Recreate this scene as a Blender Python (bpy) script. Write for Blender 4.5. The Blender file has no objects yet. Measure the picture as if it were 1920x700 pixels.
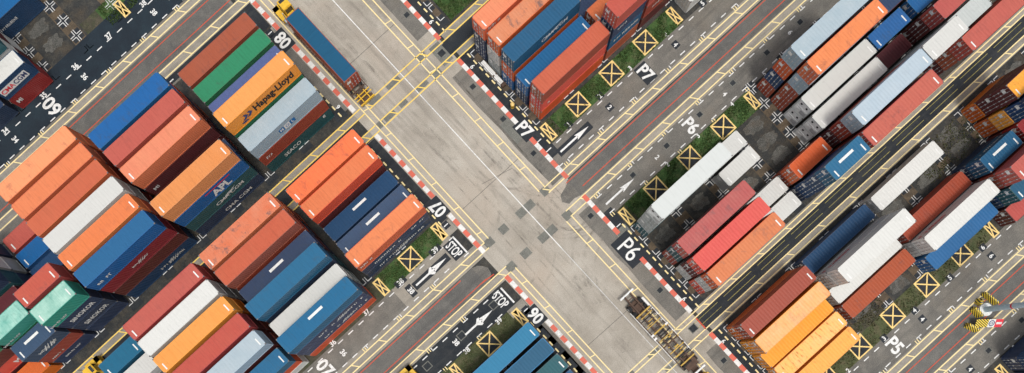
import bpy, math, random
from mathutils import Matrix, Vector
R = random.Random(7)
sc = bpy.context.scene
C = sc.collection

# ---------------------------------------------------------------- yard frame
# Everything is laid out in yard metres: u runs along the containers, v across them.
ANG = math.radians(42.65)
CA, SA = math.cos(ANG), math.sin(ANG)
CAM_H = 87.4            # camera height over the yard
TH = 2.70               # one container tier

def wpos(u, v, z=0.0):
    return Vector((u*CA + v*SA, u*SA - v*CA, z))

def lin(c):
    return tuple(((x/255)/12.92 if x/255 <= .04045 else ((x/255+.055)/1.055)**2.4) for x in c)

# ---------------------------------------------------------------- mesh helper
class MB:
    def __init__(s): s.v = []; s.f = []; s.m = []
    def quad(s, a, b, c, d, mi=0):
        n = len(s.v); s.v += [a, b, c, d]; s.f.append((n, n+1, n+2, n+3)); s.m.append(mi)
    def poly(s, pts, mi=0):
        n = len(s.v); s.v += pts; s.f.append(tuple(range(n, n+len(pts)))); s.m.append(mi)
    def rect(s, u0, u1, v0, v1, z, mi=0):           # flat sheet in yard metres
        s.quad((u0, -v1, z), (u1, -v1, z), (u1, -v0, z), (u0, -v0, z), mi)
    def line(s, u0, v0, u1, v1, w, z, mi=0):
        dx, dy = u1-u0, v1-v0; L = math.hypot(dx, dy)
        if L < 1e-6: return
        nx, ny = -dy/L*w/2, dx/L*w/2
        p = [(u0+nx, -(v0+ny), z), (u1+nx, -(v1+ny), z), (u1-nx, -(v1-ny), z), (u0-nx, -(v0-ny), z)]
        a = sum(p[i][0]*p[(i+1) % 4][1]-p[(i+1) % 4][0]*p[i][1] for i in range(4))
        if a < 0: p.reverse()
        s.poly(p, mi)
    def box(s, x0, x1, y0, y1, z0, z1, mi=0):
        P = [(x0,y0,z0),(x1,y0,z0),(x1,y1,z0),(x0,y1,z0),(x0,y0,z1),(x1,y0,z1),(x1,y1,z1),(x0,y1,z1)]
        n = len(s.v); s.v += P
        for f in ((0,3,2,1),(4,5,6,7),(0,1,5,4),(1,2,6,5),(2,3,7,6),(3,0,4,7)):
            s.f.append(tuple(n+i for i in f)); s.m.append(mi)
    def cyl(s, a, b, r0, r1=None, n=14, mi=0):
        a = Vector(a); b = Vector(b); r1 = r0 if r1 is None else r1
        d = (b-a).normalized(); t = Vector((0,0,1)) if abs(d.z) < .9 else Vector((1,0,0))
        x = d.cross(t).normalized(); y = d.cross(x)
        k = len(s.v)
        for c, r in ((a, r0), (b, r1)):
            for i in range(n):
                q = 2*math.pi*i/n; s.v.append(tuple(c + x*math.cos(q)*r + y*math.sin(q)*r))
        for i in range(n):
            j = (i+1) % n; s.f.append((k+i, k+n+i, k+n+j, k+j)); s.m.append(mi)
        s.f.append(tuple(k+i for i in range(n))); s.m.append(mi)
        s.f.append(tuple(k+n+i for i in reversed(range(n)))); s.m.append(mi)
    def mesh(s, name, mats):
        me = bpy.data.meshes.new(name); me.from_pydata([tuple(p) for p in s.v], [], s.f)
        for m in mats: me.materials.append(m)
        if len(mats) > 1: me.polygons.foreach_set('material_index', s.m)
        me.update(); return me

def link(name, data, parent=None):
    o = bpy.data.objects.new(name, data); C.objects.link(o)
    if parent is not None: o.parent = parent
    return o

def ground_obj(name, mb, mats, kind='structure'):
    o = link(name, mb.mesh(name, mats)); o.rotation_euler = (0, 0, ANG); o['kind'] = kind
    return o

def thing(name, label, cat, u, v, z=0, rot=0, group=None):
    o = bpy.data.objects.new(name, None); C.objects.link(o); o.empty_display_size = .3
    o.location = wpos(u, v, z); o.rotation_euler = (0, 0, ANG+rot)
    o['label'] = label; o['category'] = cat
    if group: o['group'] = group
    return o

def part(name, mb, mats, parent):
    return link(name, mb.mesh(name, mats), parent)

_tc = {}
def text_geo(s, size, bold=.0):
    k = (s, bold)
    if k not in _tc:
        cu = bpy.data.curves.new('lettering', 'FONT'); cu.body = s; cu.size = 1; cu.resolution_u = 3
        cu.align_x = 'CENTER'; cu.align_y = 'CENTER'; cu.offset = bold; cu.fill_mode = 'FRONT'
        ob = bpy.data.objects.new('lettering', cu); C.objects.link(ob)
        bpy.context.view_layer.update()
        me = bpy.data.meshes.new_from_object(ob.evaluated_get(bpy.context.evaluated_depsgraph_get()))
        vs = [tuple(v.co) for v in me.vertices]; fs = [tuple(p.vertices) for p in me.polygons]
        xs = [p[0] for p in vs]; ys = [p[1] for p in vs]
        cx, cy = (min(xs)+max(xs))/2, (min(ys)+max(ys))/2
        _tc[k] = ([(x-cx, y-cy) for x, y, z in vs], fs)
        bpy.data.objects.remove(ob); bpy.data.curves.remove(cu); bpy.data.meshes.remove(me)
    vs, fs = _tc[k]
    return [(x*size, y*size) for x, y in vs], fs

def ground_text(mb, s, u, v, size, up, z, mi=0, bold=.03, sx=1.0):
    """up: the way the tops of the letters point: '+u', '-u', '-v' or '+v'"""
    vs, fs = text_geo(s, size, bold)
    # local plane x=u, y=-v
    rot = {'-v': 0, '-u': 90, '+v': 180, '+u': 270}[up]
    a = math.radians(rot); c, t = math.cos(a), math.sin(a)
    n = len(mb.v)
    for x, y in vs:
        x *= sx
        mb.v.append((u + x*c - y*t, -v + x*t + y*c, z))
    for f in fs: mb.f.append(tuple(n+i for i in f)); mb.m.append(mi)

# ---------------------------------------------------------------- materials
def newmat(name):
    m = bpy.data.materials.new(name); m.use_nodes = True
    nt = m.node_tree; b = nt.nodes['Principled BSDF']
    return m, nt, b

def N(nt, t, **k):
    n = nt.nodes.new(t)
    for a, b in k.items(): setattr(n, a, b)
    return n

def mixc(nt, fac, a, b, blend='MIX'):
    m = N(nt, 'ShaderNodeMix', data_type='RGBA', blend_type=blend)
    for sock, val in ((0, fac), (6, a), (7, b)):
        if isinstance(val, (int, float)): m.inputs[sock].default_value = val
        elif isinstance(val, tuple): m.inputs[sock].default_value = (*val[:3], 1)
        else: nt.links.new(val, m.inputs[sock])
    return m.outputs[2]

def noise(nt, vec, scale, detail=4, rough=.6, dist=0):
    n = N(nt, 'ShaderNodeTexNoise'); n.inputs['Scale'].default_value = scale
    n.inputs['Detail'].default_value = detail; n.inputs['Roughness'].default_value = rough
    n.inputs['Distortion'].default_value = dist
    nt.links.new(vec, n.inputs['Vector']); return n.outputs[0]

def ramp(nt, x, lo, hi, a=0., b=1.):
    r = N(nt, 'ShaderNodeMapRange'); r.clamp = True
    for i, q in enumerate((lo, hi, a, b)): r.inputs[i+1].default_value = q
    nt.links.new(x, r.inputs[0]); return r.outputs[0]

def mapping(nt, vec, scale, loc=(0,0,0)):
    m = N(nt, 'ShaderNodeMapping'); m.inputs['Scale'].default_value = scale; m.inputs['Location'].default_value = loc
    nt.links.new(vec, m.inputs[0]); return m.outputs[0]

def ground_mat(name, base, dark, light, s1=.12, s2=1.2, streak=None, rough=.9, warm=None, grain=.35, amt=.8, soft=(.35,.7)):
    m, nt, b = newmat(name)
    tc = N(nt, 'ShaderNodeTexCoord').outputs['Object']
    col = mixc(nt, ramp(nt, noise(nt, tc, s1, 5), *soft, 0, amt), base, dark)
    col = mixc(nt, ramp(nt, noise(nt, mapping(nt, tc, (1,1,1), (31, 7, 3)), s2, 5, .7), .45, .75, 0, .55), col, light)
    if warm:
        col = mixc(nt, ramp(nt, noise(nt, mapping(nt, tc, (1,1,1), (-13, 51, 3)), s1*1.4, 3), .5, .72, 0, .7), col, warm)
    if streak:
        sx, sy, k, c2 = streak
        col = mixc(nt, ramp(nt, noise(nt, mapping(nt, tc, (sx, sy, 1)), 1, 6, .65), .52, .75, 0, k), col, c2)
    g = noise(nt, tc, 9, 3, .8)
    col = mixc(nt, grain, col, mixc(nt, ramp(nt, g, .3, .7), (.0,.0,.0), (1,1,1)), 'SOFT_LIGHT')
    nt.links.new(col, b.inputs['Base Color']); b.inputs['Roughness'].default_value = rough
    b.inputs['Specular IOR Level'].default_value = .25
    return m

M = {}
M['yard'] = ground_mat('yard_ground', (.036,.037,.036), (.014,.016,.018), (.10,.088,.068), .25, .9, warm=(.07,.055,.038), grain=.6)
M['concrete'] = ground_mat('road_concrete', (.35,.32,.275), (.205,.182,.15), (.43,.40,.35), .06, .3,
                           streak=(.75, .035, .8, (.19,.172,.148)), warm=(.34,.285,.23), grain=.45, soft=(.40,.66), amt=.85)
M['concrete_old'] = ground_mat('old_concrete', (.30,.27,.235), (.19,.175,.155), (.38,.35,.31), .2, .8, grain=.4)
M['concrete_strip'] = ground_mat('strip_concrete', (.27,.245,.205), (.13,.125,.115), (.36,.33,.28), .12, .6,
                                 streak=(.06, 1.2, .6, (.12,.115,.105)), grain=.4)
M['asphalt'] = ground_mat('grey_asphalt', (.150,.140,.124), (.085,.082,.076), (.225,.208,.18), .10, .6,
                          streak=(.04, .6, .7, (.055,.055,.053)), warm=(.155,.135,.11), grain=.55)
M['asphalt_mid'] = ground_mat('mid_asphalt', (.115,.111,.103), (.068,.068,.066), (.17,.16,.145), .10, .7,
                          streak=(.04, .6, .6, (.045,.046,.047)), warm=(.13,.118,.10), grain=.5)
M['asphalt_dark'] = ground_mat('dark_asphalt', (.022,.026,.031), (.012,.015,.02), (.048,.05,.05), .15, .8,
                               streak=(.04, .6, .6, (.055,.056,.055)), grain=.5)
M['asphalt_blue'] = ground_mat('blue_asphalt', (.014,.022,.031), (.009,.013,.02), (.022,.042,.055), .12, .3, grain=.25)
M['patch'] = ground_mat('patch_asphalt', (.145,.147,.13), (.10,.10,.092), (.20,.195,.175), .6, 2.0, grain=.5)
M['gravel'] = ground_mat('gravel', (.085,.083,.075), (.042,.043,.04), (.17,.165,.15), .45, 2.2, grain=1.0, warm=(.075,.06,.045))
M['beam'] = ground_mat('brown_beam', (.095,.07,.045), (.04,.034,.028), (.16,.12,.08), .35, 1.6, grain=.5)
M['soil'] = ground_mat('soil', (.055,.05,.035), (.03,.034,.02), (.13,.105,.075), .45, 1.8, grain=.6, warm=(.035,.055,.018))
M['turf'] = ground_mat('turf', (.040,.088,.024), (.018,.045,.013), (.10,.14,.045), .5, 1.6, grain=.8, warm=(.095,.085,.045))
M['turf_dry'] = ground_mat('dry_turf', (.06,.07,.028), (.03,.042,.018), (.13,.12,.07), .5, 2.2, grain=.7, warm=(.11,.085,.055))
M['joint'] = ground_mat('joint', (.10,.09,.08), (.08,.07,.065), (.14,.13,.12), .5, 2)

def paint_mat(name, c, under, wear=.35, scale=3.2):
    m, nt, b = newmat(name)
    tc = N(nt, 'ShaderNodeTexCoord').outputs['Object']
    f = ramp(nt, noise(nt, tc, scale, 6, .75), .50-wear*.25+.12, .78-wear*.25+.1, 0, .75)
    big = ramp(nt, noise(nt, tc, .09, 3), .42, .66, .45, 1.)
    mu = N(nt, 'ShaderNodeMath', operation='MULTIPLY'); nt.links.new(f, mu.inputs[0]); nt.links.new(big, mu.inputs[1])
    nt.links.new(mixc(nt, mu.outputs[0], c, under), b.inputs['Base Color'])
    b.inputs['Roughness'].default_value = .75; b.inputs['Specular IOR Level'].default_value = .3
    return m
M['p_white'] = paint_mat('white_paint', (.68,.68,.665), (.22,.21,.195), .8)
M['p_white_worn'] = paint_mat('worn_white_paint', (.60,.60,.59), (.16,.155,.145), .95, 2.2)
M['p_cream'] = paint_mat('cream_paint', (.74,.60,.30), (.32,.28,.20), .6)
M['p_yellow'] = paint_mat('yellow_paint', (.74,.52,.12), (.24,.19,.09), .45)
M['p_faint'] = paint_mat('faint_yellow_paint', (.42,.36,.10), (.05,.05,.04), 1.0)
M['p_box'] = paint_mat('box_paint', (.74,.53,.20), (.20,.16,.09), .7, 2.4)
M['p_red'] = paint_mat('red_line_paint', (.46,.07,.035), (.12,.07,.055), .45)
M['p_kred'] = paint_mat('kerb_red', (.58,.12,.08), (.24,.13,.10), .8)
M['p_kwhite'] = paint_mat('kerb_white', (.66,.65,.63), (.26,.25,.23), .85)
M['p_black'] = paint_mat('black_backing', (.014,.018,.024), (.06,.06,.06), .5)

def box_mat(name, col, dust, rust=.25, rough=.5, stain=0., ribs=0., dustcol=(.55,.50,.44), dirty=.5, streaks=.3, patch=.0):
    """painted steel: fade, grime, rust specks; varied from box to box"""
    m, nt, b = newmat(name)
    tc = N(nt, 'ShaderNodeTexCoord').outputs['Object']
    oi = N(nt, 'ShaderNodeObjectInfo')
    add = N(nt, 'ShaderNodeVectorMath', operation='ADD'); sc_ = N(nt, 'ShaderNodeVectorMath', operation='SCALE')
    cmb = N(nt, 'ShaderNodeCombineXYZ')
    for i in range(3): nt.links.new(oi.outputs['Random'], cmb.inputs[i])
    nt.links.new(cmb.outputs[0], sc_.inputs[0]); sc_.inputs['Scale'].default_value = 90
    nt.links.new(tc, add.inputs[0]); nt.links.new(sc_.outputs[0], add.inputs[1]); V = add.outputs[0]
    hsv = N(nt, 'ShaderNodeHueSaturation'); hsv.inputs['Color'].default_value = (*col, 1)
    nt.links.new(ramp(nt, oi.outputs['Random'], 0, 1, .88, 1.12), hsv.inputs['Value'])
    nt.links.new(ramp(nt, oi.outputs['Random'], 0, 1, .492, .508), hsv.inputs['Hue'])
    wn = N(nt, 'ShaderNodeTexWhiteNoise', noise_dimensions='1D'); nt.links.new(oi.outputs['Random'], wn.inputs['W'])
    nt.links.new(ramp(nt, wn.outputs[0], 0, 1, .95, 1.03), hsv.inputs['Saturation'])
    c = mixc(nt, ramp(nt, noise(nt, V, .5, 5, .65), .3, .75, dust*.5, min(1, dust*1.5)), hsv.outputs[0], dustcol)
    # transverse streaks left by rain along the ribs
    c = mixc(nt, ramp(nt, noise(nt, mapping(nt, V, (5.5, .35, .35)), 1, 4, .6), .5, .8, 0, streaks), c, tuple(x*.45 for x in col))
    c = mixc(nt, ramp(nt, noise(nt, V, .9, 6, .75), .60, .72, 0, dirty), c, tuple(x*.55+.01 for x in col))
    c = mixc(nt, ramp(nt, noise(nt, V, 4.5, 5, .8), .655, .72, 0, rust*2.2), c, (.10,.045,.025))
    if stain:
        c = mixc(nt, ramp(nt, noise(nt, mapping(nt, V, (1.1, .8, 1)), .6, 7, .8, .4), .53, .63, 0, stain), c, (.07,.065,.07))
    ins = N(nt, 'ShaderNodeMath', operation='MULTIPLY'); nt.links.new(ramp(nt, noise(nt, mapping(nt, V, (.9, .8, 1), (5, 3, 1)), .8, 7, .75, .5), .54, .68, 0, .8), ins.inputs[0])
    nt.links.new(ramp(nt, oi.outputs['Random'], .35, 1, 0, patch), ins.inputs[1])
    c = mixc(nt, ins.outputs[0], c, tuple(x*.35+.03 for x in col))
    if ribs:
        c = mixc(nt, ramp(nt, noise(nt, mapping(nt, V, (3.2, .9, 1)), 1, 3, .5), .56, .68, 0, ribs), c, (.32,.11,.02))
    nt.links.new(c, b.inputs['Base Color'])
    b.inputs['Roughness'].default_value = rough; b.inputs['Specular IOR Level'].default_value = .35
    bp_ = N(nt, 'ShaderNodeBump'); bp_.inputs['Strength'].default_value = .5; bp_.inputs['Distance'].default_value = .05
    nt.links.new(noise(nt, V, 1.1, 3, .5), bp_.inputs['Height']); nt.links.new(bp_.outputs[0], b.inputs['Normal'])
    return m

# colour key: wall colour (sRGB), roof dust share, phrase used in descriptions
PAL = {
 'sal': ((230,122,72), .20, 'faded salmon'), 'salpale': ((246,144,100), .34, 'pale salmon'), 'saldk': ((204,98,64), .16, 'dusky salmon'),
 'cor': ((240,104,64), .12, 'coral orange'), 'red': ((234,90,68), .14, 'bright coral red'), 'or': ((222,100,46), .14, 'rusty orange'),
 'ord': ((222,112,24), .10, 'deep orange'), 'tan': ((232,146,80), .30, 'tan orange'), 'rb': ((166,68,42), .10, 'brick red'),
 'rbs': ((166,80,58), .14, 'weathered brick red'), 'pk': ((190,80,70), .12, 'dull rose red'), 'mar': ((96,30,34), .05, 'maroon'),
 'dred': ((150,24,30), .04, 'dark red'), 'yel': ((250,160,40), .16, 'amber yellow'), 'yelp': ((255,166,66), .30, 'pale amber'),
 'blu': ((0,97,158), .03, 'bright blue'), 'dkb': ((0,62,108), .04, 'deep blue'), 'nav': ((36,58,92), .10, 'navy blue'),
 'sla': ((52,76,108), .12, 'slate blue'), 'pet': ((0,86,126), .05, 'petrol blue'), 'tea': ((26,88,96), .06, 'dark teal'),
 'cya': ((8,122,172), .12, 'cyan blue'), 'mid': ((16,100,140), .12, 'mid blue'), 'gre': ((46,134,92), .08, 'green'), 'aqu': ((50,160,142), .40, 'aqua green'),
 'grb': ((142,160,172), .15, 'pale blue grey'), 'gry': ((150,156,154), .2, 'light grey'), 'wht': ((184,184,180), .10, 'white'),
 'pur': ((82,98,148), .12, 'faded purple blue'), 'whg': ((182,186,184), .08, 'off-white'),
}
WALL, ROOF = {}, {}
for k, (c, d, ph) in PAL.items():
    pale = k in ('wht', 'whg', 'gry', 'grb')
    q = 1.0 if pale else .70
    l = tuple(x*q for x in lin(c))
    WALL[k] = box_mat('wall_'+k, l, .03, .12, streaks=.12, dirty=.3)
    ROOF[k] = box_mat('roof_'+k, l, d, .12 if pale else .16, rough=.6, dirty=.30 if pale else .35, streaks=.16 if pale else .36, patch=.22 if pale else .85,
                      dustcol=(.62,.61,.59) if pale else ((.62,.80,.70) if k == 'aqu' else (tuple(min(.6, x*.78+a_) for x, a_ in zip(l, (.15, .095, .055))) if l[0] > .3 else (l[0]*.9+.02, l[1]*.9+.05, l[2]*.9+.05))))
ROOF['yelp2'] = box_mat('roof_amber_pale', tuple(x*.8 for x in lin((255,176,96))), .35, .4, .6, stain=.25, dustcol=(.62,.44,.28), patch=.6)
ROOF['stain'] = box_mat('roof_salmon_stained', tuple(x*.72 for x in lin(PAL['sal'][0])), .25, .3, .6, stain=.75, dustcol=(.52,.32,.22))
ROOF['stain_or'] = box_mat('roof_orange_stained', tuple(x*.74 for x in lin((218,120,72))), .25, .3, .6, stain=.75, dustcol=(.48,.30,.20))
ROOF['stain_pk'] = box_mat('roof_rose_stained', tuple(x*.72 for x in lin(PAL['pk'][0])), .16, .2, .6, stain=.4, dustcol=(.44,.24,.19))
ROOF['rusty_yel'] = box_mat('roof_amber_rusty', tuple(x*.78 for x in lin(PAL['yelp'][0])), .3, .5, .6, ribs=.8, dustcol=(.64,.46,.28))
ROOF['crack_or'] = box_mat('roof_orange_patched', tuple(x*.74 for x in lin((214,112,58))), .12, .5, .6, stain=.3, dustcol=(.48,.29,.16))

def simple(name, c, rough=.5, metal=0, nz=0.0, spec=.4):
    m, nt, b = newmat(name)
    if nz:
        tc = N(nt, 'ShaderNodeTexCoord').outputs['Object']
        nt.links.new(mixc(nt, ramp(nt, noise(nt, tc, 2.5, 5, .7), .4, .7, 0, nz), c, tuple(x*.35 for x in c)), b.inputs['Base Color'])
    else: b.inputs['Base Color'].default_value = (*c, 1)
    b.inputs['Roughness'].default_value = rough; b.inputs['Metallic'].default_value = metal
    b.inputs['Specular IOR Level'].default_value = spec
    return m
M['white'] = simple('white_decal', (.66,.66,.64), .6, nz=.3)
M['navy_ink'] = simple('navy_ink', (.02,.035,.12), .6)
M['blue_ink'] = simple('blue_ink', (.01,.12,.33), .6)
M['red_ink'] = simple('red_ink', (.60,.03,.05), .6)
M['black'] = simple('black_rubber', (.012,.012,.013), .8, nz=.3)
M['steel'] = simple('galvanised_steel', (.42,.43,.44), .5, .3, .4)
M['rust'] = simple('rusty_steel', (.085,.05,.034), .8, 0, .7)
M['yel'] = simple('machine_yellow', (.66,.40,.03), .5, 0, .35)
M['yelworn'] = simple('worn_machine_yellow', (.50,.32,.06), .7, 0, .75)
M['glass'] = simple('cab_glass', (.02,.025,.03), .08, 0, 0, .6)
M['mast'] = simple('mast_paint', (.42,.54,.62), .45, .1, .35)
M['pale'] = simple('pale_panel', (.66,.67,.66), .5, 0, .4)
M['casting'] = simple('casting_steel', (.16,.15,.15), .6, .2, .4)
m, nt, b = newmat('hazard_stripes')
tc = N(nt, 'ShaderNodeTexCoord').outputs['Object']; wv = N(nt, 'ShaderNodeTexWave'); wv.bands_direction = 'DIAGONAL'
wv.inputs['Scale'].default_value = 1.5; nt.links.new(tc, wv.inputs[0])
nt.links.new(mixc(nt, ramp(nt, wv.outputs[1], .47, .53), (.02,.02,.02), (.75,.55,.05)), b.inputs['Base Color']); M['hazard'] = m

# ---------------------------------------------------------------- ground
g = MB(); g.rect(-700, 700, -700, 700, -.03); ground_obj('ground', g, [M['yard']])

def sheet(name, mat, rects, z, dz=0):
    mb = MB()
    for i, r in enumerate(rects): mb.rect(*r, z+dz*i)
    return ground_obj(name, mb, [M[mat]])
BIG = 230
Z1, Z2, Z3, Z4, Z5 = .004, .009, .014, .019, .024
# the wide concrete road running down the picture
sheet('road', 'concrete', [(8.55, 25.35, -BIG, BIG)], 0.)
# lanes
lanes_mid = [(-BIG, 6.7, -72.15, -64.0), (25.35, BIG, -72.15, -64.0), (-BIG, -4.7, -20.5, -16.7), (25.35, BIG, -20.3, -16.6), (25.35, BIG, -10.15, -6.6),
             (25.35, BIG, 33.6, 37.5), (25.35, BIG, 43.6, 47.2), (-BIG, 6.7, 33.6, 47.2)]
sheet('lane_asphalt', 'asphalt', lanes_mid, Z1)
sheet('lane_asphalt_centre', 'asphalt_mid', [(-BIG, 6.2, -14.75, -11.55), (25.0, BIG, -14.75, -11.75), (25.35, BIG, 38.95, 42.3), (-BIG, 6.2, -70.3, -67.0),(25.35, BIG, -70.3, -67.0)], Z2)
sheet('lane_asphalt_dark', 'asphalt_dark', [(-BIG, 7.1, -10.15, -6.5), (-BIG, 25.3, -41.8, -39.8) if False else (24.0, BIG, -41.8, -39.8), (-BIG, 7.3, -41.8, -39.8),
      (25.9, BIG, 12.65, 15.1), (-BIG, -10.2, -78.0, -72.5), (25.7, 27.15, -60, -15.2+(-3.4)), (25.7, 27.15, -7.6, 11.7), (25.7, 27.15, 16.2, 33.4),
      (7.1, 8.5, -38.4, -22.6), (6.9, 8.4, -65.4, -60.9), (-9.0, 6.9, -65.4, -64.3), (-BIG,7.3,12.65,15.1)], Z2-.001, .00012)
sheet('lane_asphalt_new', 'asphalt_blue', [(-BIG, 2.0, -78.0, -72.2), (40, BIG, -78, -72.2)], Z3)
sheet('lane_concrete', 'concrete_strip', [(-BIG, 8.6, -17.0, -14.8), (25.35, BIG, -16.6, -14.9), (-BIG, 8.6, -11.45, -10.15), (25.35, BIG, -11.75, -10.15),
      (25.35, BIG, 37.5, 38.95), (25.35, BIG, 42.3, 43.6), (-BIG, 8.6, -66.9, -65.4), (-BIG, 8.6, -71.8, -70.4), (25.9, BIG, 11.75, 12.65), (25.9, BIG, 15.1, 16.1),
      (-BIG, 8.6, -43.1, -41.9), (-BIG, 8.6, -39.8, -38.6), (25.9, BIG, -43.1, -41.9), (25.9, BIG, -39.8, -38.6), (-4.7, 6.9, -20.4, -17.0),
      (5.9, 8.5, -60.6, -59.4), (5.6, 8.5, -22.4, -20.4), (5.6, 8.5, -6.6, -5.2)], Z3)
# asphalt shoulders beside the road, with the lane mouths cut out
sh = MB()
for a in ((-BIG, -44.6), (-37.2, -15.6), (-9.9, 11.2), (17.6, 36.6)):
    wob = [(22.9+R.uniform(-.12, .12), a[0]+(a[1]-a[0])*i/8) for i in range(9)]
    for (x0, y0), (x1, y1) in zip(wob, wob[1:]):
        sh.poly([(x0, -y0, Z1), (x1, -y1, Z1), (25.0, -y1, Z1), (25.0, -y0, Z1)])
for a in ((-BIG, -65.4), (-58.9, -44.2), (-38.5, -22.5), (-4.9, 10.6)):
    sh.rect(7.2, 8.55, a[0], a[1], Z1)
ground_obj('road_shoulder', sh, [M['asphalt']])
# ragged ends of the middle lanes
rg = MB()
rg.poly([(x, -y, Z3) for x, y in ((6.1,-14.7),(6.1,-11.6),(7.0,-11.7),(7.7,-12.3),(7.9,-13.2),(7.5,-13.9),(6.9,-14.5))])
rg.poly([(x, -y, Z3) for x, y in reversed(((25.1,-14.6),(25.1,-11.8),(24.1,-12.1),(23.0,-12.0),(22.4,-12.9),(22.9,-13.8),(24.3,-14.2)))])
ground_obj('lane_asphalt_ragged_end', rg, [M['asphalt']])
def blob(mb, u, v, a, b_, z, rr):
    n = 40; ph = rr.uniform(0, 6)
    pts = []
    for i in range(n):
        t = 2*math.pi*i/n
        q = 1/max(abs(math.cos(t))**4+abs(math.sin(t))**4, .2)**.25
        q *= 1+.10*math.sin(3*t+ph)+.07*math.sin(7*t+2*ph)+rr.uniform(-.12, .09)
        pts.append((u+a*math.cos(t)*q, -v+b_*math.sin(t)*q, z))
    mb.poly(pts)
# repair patches
pt = MB()
for u, v in ((16.9,-15.8),(18.6,-15.8),(21.7,-10.98),(18.5,-10.92),(16.9,-10.95),(13.4,-11.0),(21.7,-15.8),(13.4,-15.8),(10.5,-15.8),(10.5,-11.0)):
    pt.rect(u-.72+R.uniform(-.08,.08), u+.72+R.uniform(-.08,.08), v-.62, v+.62, Z2)
for u, v, a, b_ in ((21.7,-42.5,.7,.55),(21.7,-39.3,.7,.55),(18.8,-39.3,1.1,.35),(16.0,-42.5,1.2,.35),(12.4,-42.5,1.0,.35),(12.4,-39.3,1.0,.4),(15.1,-39.3,.7,.35),(10.5,-39.3,.6,.5),
                    (20.5,15.6,1.3,.35),(17.6,15.6,.8,.35),(17.3,12.3,1.0,.35),(20.0,12.2,.9,.35),(12.5,12.3,.8,.35)):
    pt.rect(u-a, u+a, v-b_, v+b_, Z2)
pt.rect(23.2, 25.0, -42.6, -39.2, Z2)
pt.rect(25.1, 27.0, -4.4, -2.6, Z3); pt.rect(23.3, 25.2, -27.4, -23.6, Z3)
pt.v = [(x, y, z+.0022) for x, y, z in pt.v]
ground_obj('road_patches', pt, [M['patch']])
st = MB()
for u, v, a, b_ in ((19.6,-21.6,1.2,2.2),(17.0,-2.0,1.5,1.9),(19.3,2.2,1.2,1.5),(15.2,8.5,1.4,1.2),(19.0,-46.4,1.4,1.1),(13.6,-50.0,.9,1.6),(18.6,-26.0,1.1,2.6),(14.6,-31.0,1.0,3.0)):
    blob(st, u, v, a, b_, .0015+.0002*len(st.f), R)
def track(pts, w):
    z = .0032+.00002*(len(st.f) % 60)
    for (x0, y0), (x1, y1) in zip(pts, pts[1:]): st.line(x0, y0, x1, y1, w, z)
for i in range(26):
    k = R.random(); sgn = R.choice((-1, 1)); w0 = R.uniform(.18, .4)
    if k < .55:      # running along the road
        u0 = R.choice((13.4, 15.3, 19.4, 21.0))+R.uniform(-.9, .9); v0 = R.uniform(-75, 10); L_ = R.uniform(10, 34); bend = R.uniform(-1.2, 1.2)
        p = [(u0+bend*(j/24)**2, v0+L_*j/24) for j in range(25)]
    else:            # turning between a lane and the road
        vc = R.choice((-13.3, -41, 13.9, -13.3, -18, -8.3))+R.uniform(-1.5, 1.5); right = R.random() < .5
        r0 = R.uniform(5.5, 9.5); u0 = (24.5 if right else 9.4); dirv = sgn
        p = [(u0-(1 if right else -1)*r0*math.sin(a), vc+dirv*r0*(1-math.cos(a))) for a in [math.pi/2*j/22 for j in range(23)]]
    track(p, w0); track([(x+1.9*(1 if k < .55 else .6), y+(0 if k < .55 else 1.5)) for x, y in p], w0)
m, nt, b = newmat('oil_stain'); tc = N(nt, 'ShaderNodeTexCoord').outputs['Object']
nt.links.new(mixc(nt, ramp(nt, noise(nt, tc, .5, 6, .7), .35, .75), (.20,.175,.145), (.10,.085,.07)), b.inputs['Base Color'])
b.inputs['Roughness'].default_value = .8
# the stain soaks in unevenly: broken up by noise and thinning out to its rim
tr_ = N(nt, 'ShaderNodeBsdfTransparent'); mx = N(nt, 'ShaderNodeMixShader')
nt.links.new(ramp(nt, noise(nt, tc, .4, 8, .7, .3), .44, .78, 0, .30), mx.inputs[0])
nt.links.new(tr_.outputs[0], mx.inputs[1]); nt.links.new(b.outputs[0], mx.inputs[2])
nt.links.new(mx.outputs[0], nt.nodes['Material Output'].inputs['Surface'])
STAINS = (st, m)
jt = MB()
for v in (-48.85, -22.0, 5.1, 32, -76):
    jt.line(10.9, v, 22.2, v+R.uniform(-.2,.2), .07, Z2)
jt.line(15.6, -22.8, 20.4, -21.5, .06, Z2)
ground_obj('road_joints', jt, [M['joint']]); ground_obj('road_oil_stains', STAINS[0], [STAINS[1]])

# ---- yellow double lines with slanted ties
yl = MB()
def dbl(v0, v1, segs, w=.17, axis='u', mi=0, t0=0., step=5.45, z=Z4):
    for a, b_ in segs:
        if axis == 'u':
            yl.line(a, v0, b_, v0, w, z, mi); yl.line(a, v1, b_, v1, w, z, mi)
        else:
            yl.line(v0, a, v0, b_, w, z, mi); yl.line(v1, a, v1, b_, w, z, mi)
        k = math.ceil((a-t0)/step)
        while t0+k*step < b_-.3:
            p = t0+k*step
            if axis == 'u': yl.line(p-.35, v0, p+.45, v1, w*.9, z+.003, mi)
            else: yl.line(v0, p-.1, v1, p+.1, w*.9, z+.003, mi)
            k += 1
A_ = [(-120, 150)]
dbl(-43.0, -42.0, [(-120, 9.9), (10.9, 21.9), (22, 150)], mi=1, t0=-37.9)
dbl(-39.7, -38.7, [(-120, 9.9), (10.9, 21.9), (22, 150)], mi=1, t0=2.2)
dbl(12.05, 12.75, [(9.5, 150)], mi=0, t0=33.2); dbl(15.0, 15.9, [(9.5, 150)], mi=0, t0=41.8, step=6.2)
dbl(-16.25, -15.25, [(-120, 10.0), (21.9, 150)], t0=27.4); dbl(-11.55, -10.5, [(-120, 10.0), (21.9, 150)], t0=30.5)
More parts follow.
